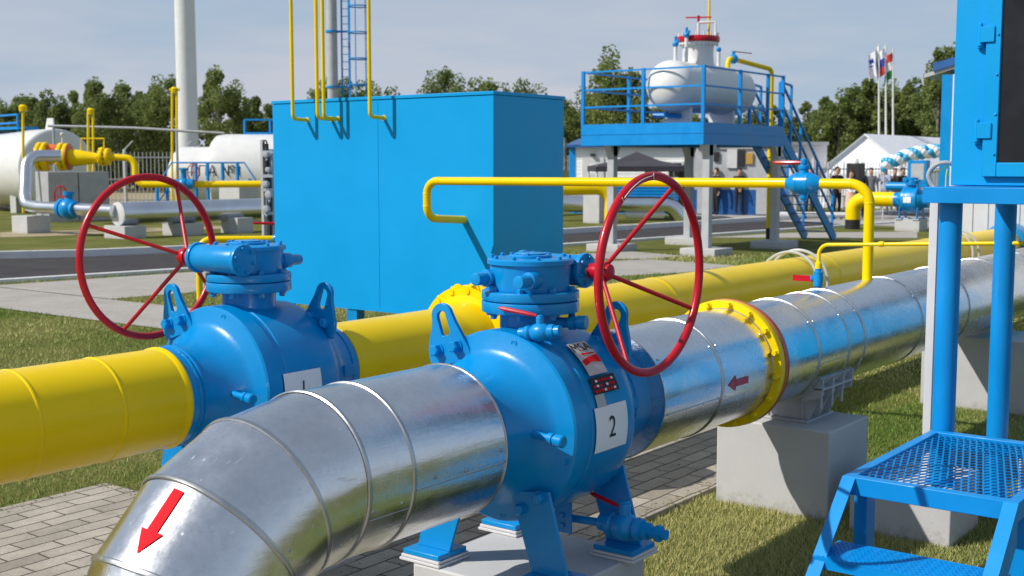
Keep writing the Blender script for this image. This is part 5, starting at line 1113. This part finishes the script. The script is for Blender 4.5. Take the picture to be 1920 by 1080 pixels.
# galvanised small line with elbows
t = thing('clad_pipe', V((19, 29, 0)), 'slim galvanised pipe with elbows and a small blue valve at left beyond the road', 'pipe')
D2 = 33.0
b = MB(); b.tube(bendpath([P(112, 292, 34.5), P(50, 292, 34), P(46, 384, 33.5), P(75, 389, 33), P(215, 396, 31.2)], .45, 8), .165, 18); b.build('cladding', GALVF, t)
b = MB(); c = P(130, 392, 32.2); d_ = (P(215, 396, 31.2)-P(75, 389, 33)).normalized(); b.sphere(c, .29, 16, 10); b.cyl(c-d_*.30, c-d_*.18, .27, n=18); b.cyl(c-d_*.18, c+d_*.3, .2, n=18); b.cyl(c, c+V((0, 0, .42)), .10, n=12); b.cyl(c+V((0, 0, .36)), c+V((0, 0, .46)), .15, n=12); vv = b.build('valve_body', BLUE, t)
cc_ = P(114, 368, 32.6); b = MB(); b.tube([cc_+(ur*math.cos(a)*.17+V((0, 0, 1))*math.sin(a)*.28) for a in [2*PI*k/24 for k in range(24)]], .022, 6, closed=True); b.bar(cc_-ur*.16, cc_+ur*.16, .02, .02); b.bar(cc_-V((0, 0, .27)), cc_+V((0, 0, .27)), .02, .02); b.bar(cc_, c+V((0, 0, .3)), .03, .03); b.build('handwheel', RED, vv)
# big far galvanised header with end disc
t = thing('clad_pipe', V((24, 26.5, 0)), 'thick distant galvanised pipe with a flat pale end disc, seen through the left red handwheel', 'pipe')
p0 = P(222, 401, 31.2); p0.z = .62; b = MB(); b.cyl(p0, p0+V((22, -.6, 0)), .30, n=36); b.build('cladding', GALVF, t); b = MB(); b.bcyl(p0-V((.03, 0, 0)), p0-V((.001, 0, 0)), .30, .005, 36); b.build('end_disc', LGREY, t)
block(p0.x-.15, p0.x+.5, p0.y-.45, p0.y+.42, .32, 'small grey block under the pale end disc of the distant pipe')
block(p0.x+1.6, p0.x+2.3, p0.y-.5, p0.y+.35, .32, 'second grey block under the distant thick pipe')
q = G(60, 437); block(q.x-.35, q.x+.35, q.y-.35, q.y+.4, .48, 'grey block under the slim galvanised pipe at left')
q = G(430, 437); block(q.x, q.x+.55, q.y-.35, q.y+.35, .42, 'small pale block on the far verge just left of the blue container')
q = dp(430, 380, 40); block(q.x, q.x+.8, q.y-.5, q.y+.5, 1.35, 'grey block under the distant yellow line before the lettered tank')
# pipes at mid right (behind container right edge)
t = thing('clad_pipe', V((36, 22, 0)), 'distant galvanised pipe bending down to the ground between the red wheel spokes', 'pipe')
b = MB(); c0 = dp(1040, 382, 41); c1 = dp(1258, 384, 41); b.tube(bendpath([c0, c1, V((c1.x+.35, c1.y-.4, -.1))], .5, 8), .27, 20); b.build('cladding', GALVF, t)
t = thing('yellow_elbow_pipe', V((33, 21.5, 0)), 'distant yellow pipe bending down beside the tall grey block under the platform', 'pipe')
b = MB(); c0 = dp(1040, 354, 36.5); c1 = dp(1146, 352, 36.5); b.tube(bendpath([c0, c1, V((c1.x, c1.y, .1))], .45, 8), .20, 16); b.build('pipe_wall', YEL, t)
q = G(1093, 418); block(q.x, q.x+.7, q.y-.62, q.y, 1.15, 'tall pale concrete block beyond the road, right of the blue container')
b = MB(); b.tube([dp(1172, 403, 41), dp(1245, 403, 41)], .12, 8); o = b.build('low_pipe', WHITE); tag(o, 'short low white pipe near the distant galvanised bend', 'pipe')
b = MB(); b.tube([dp(1462, 402, 42), dp(1600, 403, 42)], .09, 8); o = b.build('barrier_bar', WHITE); tag(o, 'white horizontal bar low on the ground behind the stairs', 'bar')
# green tent corner left of cabin
b = MB(); a = dp(1056, 330, 47); b.prism([dp(1030, 318, 48), dp(1062, 318, 48), dp(1086, 334, 48), dp(1030, 334, 48)], V((.6, .4, 0))); o = b.build('green_canopy', paint('olive_canvas', (.07, .09, .03), coat=0)); tag(o, 'dull green canvas canopy at the right edge of the blue container', 'canopy')
b = MB(); q = dp(1060, 380, 55); b.cyl((q.x, q.y, 0), dp(1058, 258, 55), .09, n=8); o = b.build('utility_pole', BARK); tag(o, 'thin wooden pole just right of the blue container', 'pole')

# ================================================================== PEOPLE
SKIN = paint('skin', (.52, .29, .20), rough=.55, coat=0); SUIT = paint('black_suit', (.014, .013, .017), rough=.85, coat=0); SHIRT = paint('white_shirt', (.75, .75, .78), rough=.8, coat=0)
BEIGE = paint('beige_cloth', (.62, .42, .30), rough=.8, coat=0); GREYCL = paint('grey_cloth', (.16, .16, .19), rough=.9, coat=0); HAIR = paint('dark_hair', (.03, .02, .015), rough=.7, coat=0); SHOE = paint('black_shoes', (.01, .01, .01), rough=.4)
LBL = paint('light_blue_cloth', (.30, .34, .48), rough=.9, coat=0)
def person(px, py, d, face, top, bottom, label, H=1.75, arms='front', skirt=False, hair=HAIR, shirt=None, step=.0):
    base = dp(px, py, d); base.z = 0.012; k = H/1.75
    t = thing('person', base, label, 'person', 'people beyond the road')
    J = {'pel': (0, 0, .95, .125), 'sp': (0, 0, 1.12, .125), 'ch': (0, .0, 1.32, .15), 'nk': (0, 0, 1.47, .06), 'hd0': (.01, 0, 1.56, .075), 'hd': (.015, 0, 1.66, .088), 'crn': (.0, 0, 1.72, .06),
         'nose': (.10, 0, 1.625, .014)}
    E = [('pel', 'sp'), ('sp', 'ch'), ('ch', 'nk'), ('nk', 'hd0'), ('hd0', 'hd'), ('hd', 'crn'), ('hd0', 'nose')]
    for s_, q in (('l', 1), ('r', -1)):
        st_ = step*q
        J.update({s_+'h': (0, q*.09, .90, .095), s_+'k': (.02+st_*.5, q*.10, .50, .065), s_+'a': (-.01+st_, q*.105, .09, .045), s_+'t': (.13+st_, q*.12, .045, .038), s_+'s': (0, q*.18, 1.41, .07)})
        if arms == 'front': J.update({s_+'e': (-.02, q*.24, 1.14, .045), s_+'w': (.17, q*.05, .98, .032), s_+'f': (.20, q*.01, .95, .034)})
        elif arms == 'up': J.update({s_+'e': (.12, q*.24, 1.18, .045), s_+'w': (.26, q*.12, 1.36, .032), s_+'f': (.29, q*.08, 1.42, .034)})
        else: J.update({s_+'e': (-.02, q*.25, 1.13, .045), s_+'w': (.03, q*.26, .88, .032), s_+'f': (.05, q*.255, .80, .036)})
        E += [('pel', s_+'h'), (s_+'h', s_+'k'), (s_+'k', s_+'a'), (s_+'a', s_+'t'), ('ch', s_+'s'), (s_+'s', s_+'e'), (s_+'e', s_+'w'), (s_+'w', s_+'f')]
    ks = list(J); idx = {n: i for i, n in enumerate(ks)}
    me = bpy.data.meshes.new('body'); me.from_pydata([tuple(c*k for c in J[n][:3]) for n in ks], [(idx[a], idx[b2]) for a, b2 in E], []); o = bpy.data.objects.new('tmpb', me); S.collection.objects.link(o)
    m1 = o.modifiers.new('s', 'SKIN'); m1.use_smooth_shade = True
    for i, n in enumerate(ks): r_ = J[n][3]*k; me.skin_vertices[0].data[i].radius = (r_, r_*(1.25 if n in ('ch', 'pel', 'sp') else 1)) if n not in ('ch', 'pel', 'sp') else (r_*.85, r_*1.2)
    me.skin_vertices[0].data[0].use_root = True
    m2 = o.modifiers.new('u', 'SUBSURF'); m2.levels = 1; m2.render_levels = 1
    dg = bpy.context.evaluated_depsgraph_get(); nm = bpy.data.meshes.new_from_object(o.evaluated_get(dg)); bpy.data.objects.remove(o); nm.name = 'body'
    for m_ in (SKIN, top, bottom, SHOE, shirt or top): nm.materials.append(m_)
    hands = [V(J['lf'][:3])*k, V(J['rf'][:3])*k]
    for p in nm.polygons:
        c = p.center; z = c.z/k
        if z > 1.475: mi = 0
        elif min((c-h).length for h in hands) < .075*k: mi = 0
        elif z < .085: mi = 3
        elif z < .93 and not abs(c.y) > .19*k: mi = 2
        elif shirt and c.x > .03*k and abs(c.y) < .05*k and z > 1.12: mi = 4
        else: mi = 1
        if skirt and mi == 2 and z < .5: mi = 0
        p.material_index = mi
    bo = bpy.data.objects.new('body', nm); S.collection.objects.link(bo); bo.parent = t
    # fingers
    for hnd, q in zip(hands, (1, -1)):
        b = MB(); dn = V((.3, -q*.3, -.9)).normalized() if arms != 'up' else V((.3, -q*.4, .8)).normalized()
        for i in range(4): pp = hnd+V((0, (i-1.5)*.016, 0)); b.tube([pp, pp+dn*.05, pp+dn*.075+V((.012, 0, 0))], [.009, .008, .006], 5)
        b.tube([hnd, hnd+V((.03, -q*.02, -.02))], [.009, .007], 5); h_ = b.build('fingers', SKIN, None); h_.parent = t
    b = MB(); b.sphere((-.012*k, 0, 1.682*k), .094*k, 14, 10, sc=(1, .93, 1)); keep = [i for i, f in enumerate(b.f) if not (sum(b.v[q][0] for q in f)/len(f) > .035*k and sum(b.v[q][2] for q in f)/len(f) < 1.715*k) and sum(b.v[q][2] for q in f)/len(f) > 1.60*k]; b.f = [b.f[i] for i in keep]; b.m = [0]*len(b.f); h_ = b.build('hair', hair, None); h_.parent = t
    for q in (-1, 1):
        b = MB(); b.sphere((.093*k, q*.03*k, 1.665*k), .009, 6, 5); h_ = b.build('eye', INK, None); h_.parent = t
    if skirt:
        b = MB(); b.rev([(0, .20), (.5, .155), (.52, .02)], (0, 0, .45*k), (0, 0, 1), 16, cap=False); h_ = b.build('skirt', bottom, None); h_.parent = t
    t.rotation_euler = (0, 0, R_(face)); return t
person(1385, 404, 45.5, 215, SUIT, SUIT, 'man in a dark suit and white shirt with hands clasped, standing before the grey module', 1.72, shirt=SHIRT)
person(1342, 404, 45.8, 150, SUIT, SUIT, 'person in dark clothes half hidden beside a platform column, left of the suited man', 1.74, 'side')
person(1517, 409, 43, 200, SUIT, SUIT, 'person in black trousers half hidden behind the blue valve and stairs', 1.74, 'side')
person(1568, 409, 43, 235, SUIT, SUIT, 'person in black standing just left of the woman in the beige skirt', 1.78, 'front')
person(1594, 411, 42, 220, SHIRT, BEIGE, 'woman in a white blouse and long beige skirt by the dark suited men', 1.66, 'front', skirt=True)
person(1611, 409, 43, 200, SUIT, SUIT, 'man in a black suit standing under the black loudspeaker', 1.78, 'side')
person(1631, 404, 45, 210, GREYCL, SUIT, 'person in grey partly hidden behind the upright yellow pipe', 1.74, 'side')
person(1658, 402, 46, 170, LBL, GREYCL, 'person in a pale blue grey shirt right of the upright yellow pipe', 1.78, 'up')
person(1676, 402, 46.5, 200, SUIT, GREYCL, 'person with raised hands between the yellow pipe and distant blue valve', 1.72, 'up')
person(1690, 402, 46, 240, SUIT, SUIT, 'person in dark clothes nearest the distant blue valve', 1.74, 'side')

# ================================================================== TREES
def crown_mesh(h, w_, n, seed, low=.12):
    g_ = np.random.default_rng(seed); C = []; k = int(n/26)
    # blobs of leaf clumps
    nb = 34; zz = g_.uniform(low, 1, nb)**.9; prof = lambda z: np.clip(1.15*np.sin(np.clip((z-low)/(1-low), 0, 1)**.75*PI*.93+.12), .12, 1)
    an = g_.uniform(0, 2*PI, nb); rr = np.sqrt(g_.uniform(.05, 1, nb))*prof(zz)*w_/2*.85
    bc = np.stack([rr*np.cos(an), rr*np.sin(an), zz*h], 1); br = g_.uniform(.35, .95, nb)*w_*.18
    bi = g_.integers(0, nb, n); dirs = g_.normal(size=(n, 3)); dirs /= np.linalg.norm(dirs, axis=1)[:, None]; rad = g_.uniform(.35, 1.08, n)**.6
    c = bc[bi]+dirs*(br[bi]*rad)[:, None]*np.array([1, 1, 1.25])
    s_ = g_.uniform(.07, .17, n)
    u = g_.normal(size=(n, 3)); u /= np.linalg.norm(u, axis=1)[:, None]; v_ = np.cross(u, g_.normal(size=(n, 3))); v_ /= np.linalg.norm(v_, axis=1)[:, None]
    q = np.zeros((n, 4, 3)); q[:, 0] = c-u*s_[:, None]; q[:, 1] = c-v_*s_[:, None]*.7; q[:, 2] = c+u*s_[:, None]; q[:, 3] = c+v_*s_[:, None]*.7
    me = bpy.data.meshes.new('crown'); me.vertices.add(4*n); me.vertices.foreach_set('co', q.ravel()); me.loops.add(4*n); me.loops.foreach_set('vertex_index', np.arange(4*n, dtype=np.int32)); me.polygons.add(n); me.polygons.foreach_set('loop_start', np.arange(0, 4*n, 4, dtype=np.int32)); me.update(); me.validate(); me.materials.append(LEAF)
    return me, bc
def trunk_mesh(h, bc):
    b = MB(); b.tube([(0, 0, -.1), (.05, .03, h*.3), (-.04, .08, h*.6), (0, 0, h*.93)], [.16, .13, .08, .02], 7)
    for p in bc[::3]: z0 = max(.15*h, p[2]*.7); b.tube([(0, 0, z0), (p[0]*.5, p[1]*.5, (z0+p[2])/2), tuple(p)], [.05, .035, .012], 5)
    o = b.build('tmp', BARK, None); m = o.data; bpy.data.objects.remove(o); return m
VAR = []
for i, (h, w_) in enumerate(((9.5, 4.6), (11, 5.0), (8, 5.2), (12.5, 4.2), (8, 3.6), (10, 6.0))):
    me, bc = crown_mesh(h, w_, 7000, 20+i); VAR.append((h, me, trunk_mesh(h, bc)))
trng = random.Random(5)
def tree(px, ytop, d, label, grp, vi=None):
    base = dp(px, 380, d); top = dp(px, ytop, d); base.z = 0; hh = max(2.5, top.z); vi = trng.randrange(len(VAR)) if vi is None else vi; h, cm, tm = VAR[vi]
    t = thing('birch_tree', base, label, 'tree', grp); s_ = hh/h*1.02; 
    for nm, m_ in (('crown', cm), ('trunk', tm)): o = bpy.data.objects.new(nm, m_); S.collection.objects.link(o); o.parent = t
    t.rotation_euler = (0, 0, trng.uniform(0, 6.28)); t.scale = (max(s_, .8), max(s_, .8), s_); return t
def row(x0, x1, ys, d, label, grp, step):
    x = x0
    while x <= x1:
        f = (x-x0)/(x1-x0)*(len(ys)-1); i = min(int(f), len(ys)-2); y = ys[i]+(ys[i+1]-ys[i])*(f-i)
        tree(x+trng.uniform(-6, 6), y+trng.uniform(-9, 12), d+trng.uniform(-5, 7), label, grp, None); x += step*trng.uniform(.8, 1.2)
tree(412, 146, 84, 'tall dark green tree just right of the white mast', 'trees right of the white mast', 1); tree(392, 168, 88, 'leafy tree partly hidden behind the white mast', 'trees right of the white mast', 0); tree(440, 172, 86, 'rounded green tree between the tall one and the paler ones', 'trees right of the white mast', 5)
row(-15, 140, [214, 205, 196, 190], 92, 'green tree in the wood behind the left tank', 'wood at left', 17)
row(150, 335, [182, 172, 186, 168, 190, 166, 172], 88, 'green tree in the wood between the tanks and the white mast', 'wood at centre left', 17)
row(465, 515, [192, 184, 200], 92, 'pale green tree behind the left end of the blue container', 'trees behind the container left end', 22)
row(560, 740, [200, 175, 165, 178], 95, 'tree top showing above the blue container beside the ladder mast', 'trees behind the ladder mast', 30)
row(815, 960, [158, 150, 166, 160, 178], 90, 'tree top showing above the middle of the blue container', 'trees above the container middle', 24)
row(985, 1090, [178, 180, 195, 215], 92, 'tree behind the right end of the blue container', 'trees behind the container right end', 20)
tree(1150, 116, 82, 'tall broad tree behind the left railing of the tank platform', 'trees behind the platform', 5); tree(1128, 140, 84, 'tree with a slender top behind the platform railing', 'trees behind the platform', 0); tree(1182, 150, 85, 'tree close left of the white tank', 'trees behind the platform', 1)
row(1095, 1520, [190, 195, 215, 225, 215, 222, 215, 205], 92, 'green tree in the wood behind the tank platform', 'wood behind the platform', 20)
row(1535, 1785, [200, 176, 168, 160, 176, 172, 158, 165, 150], 88, 'green tree in the wood behind the marquee and flags', 'wood behind the marquee', 16)
tree(1752, 98, 76, 'tallest tree at right, rising beside the blue building corner', 'trees at right', 3); tree(1782, 108, 78, 'tall tree half hidden by the blue cabinet', 'trees at right', 1)
row(-20, 1800, [262]*9, 100, 'dark tree deep in the wood far behind the site', 'back row of the wood', 40)
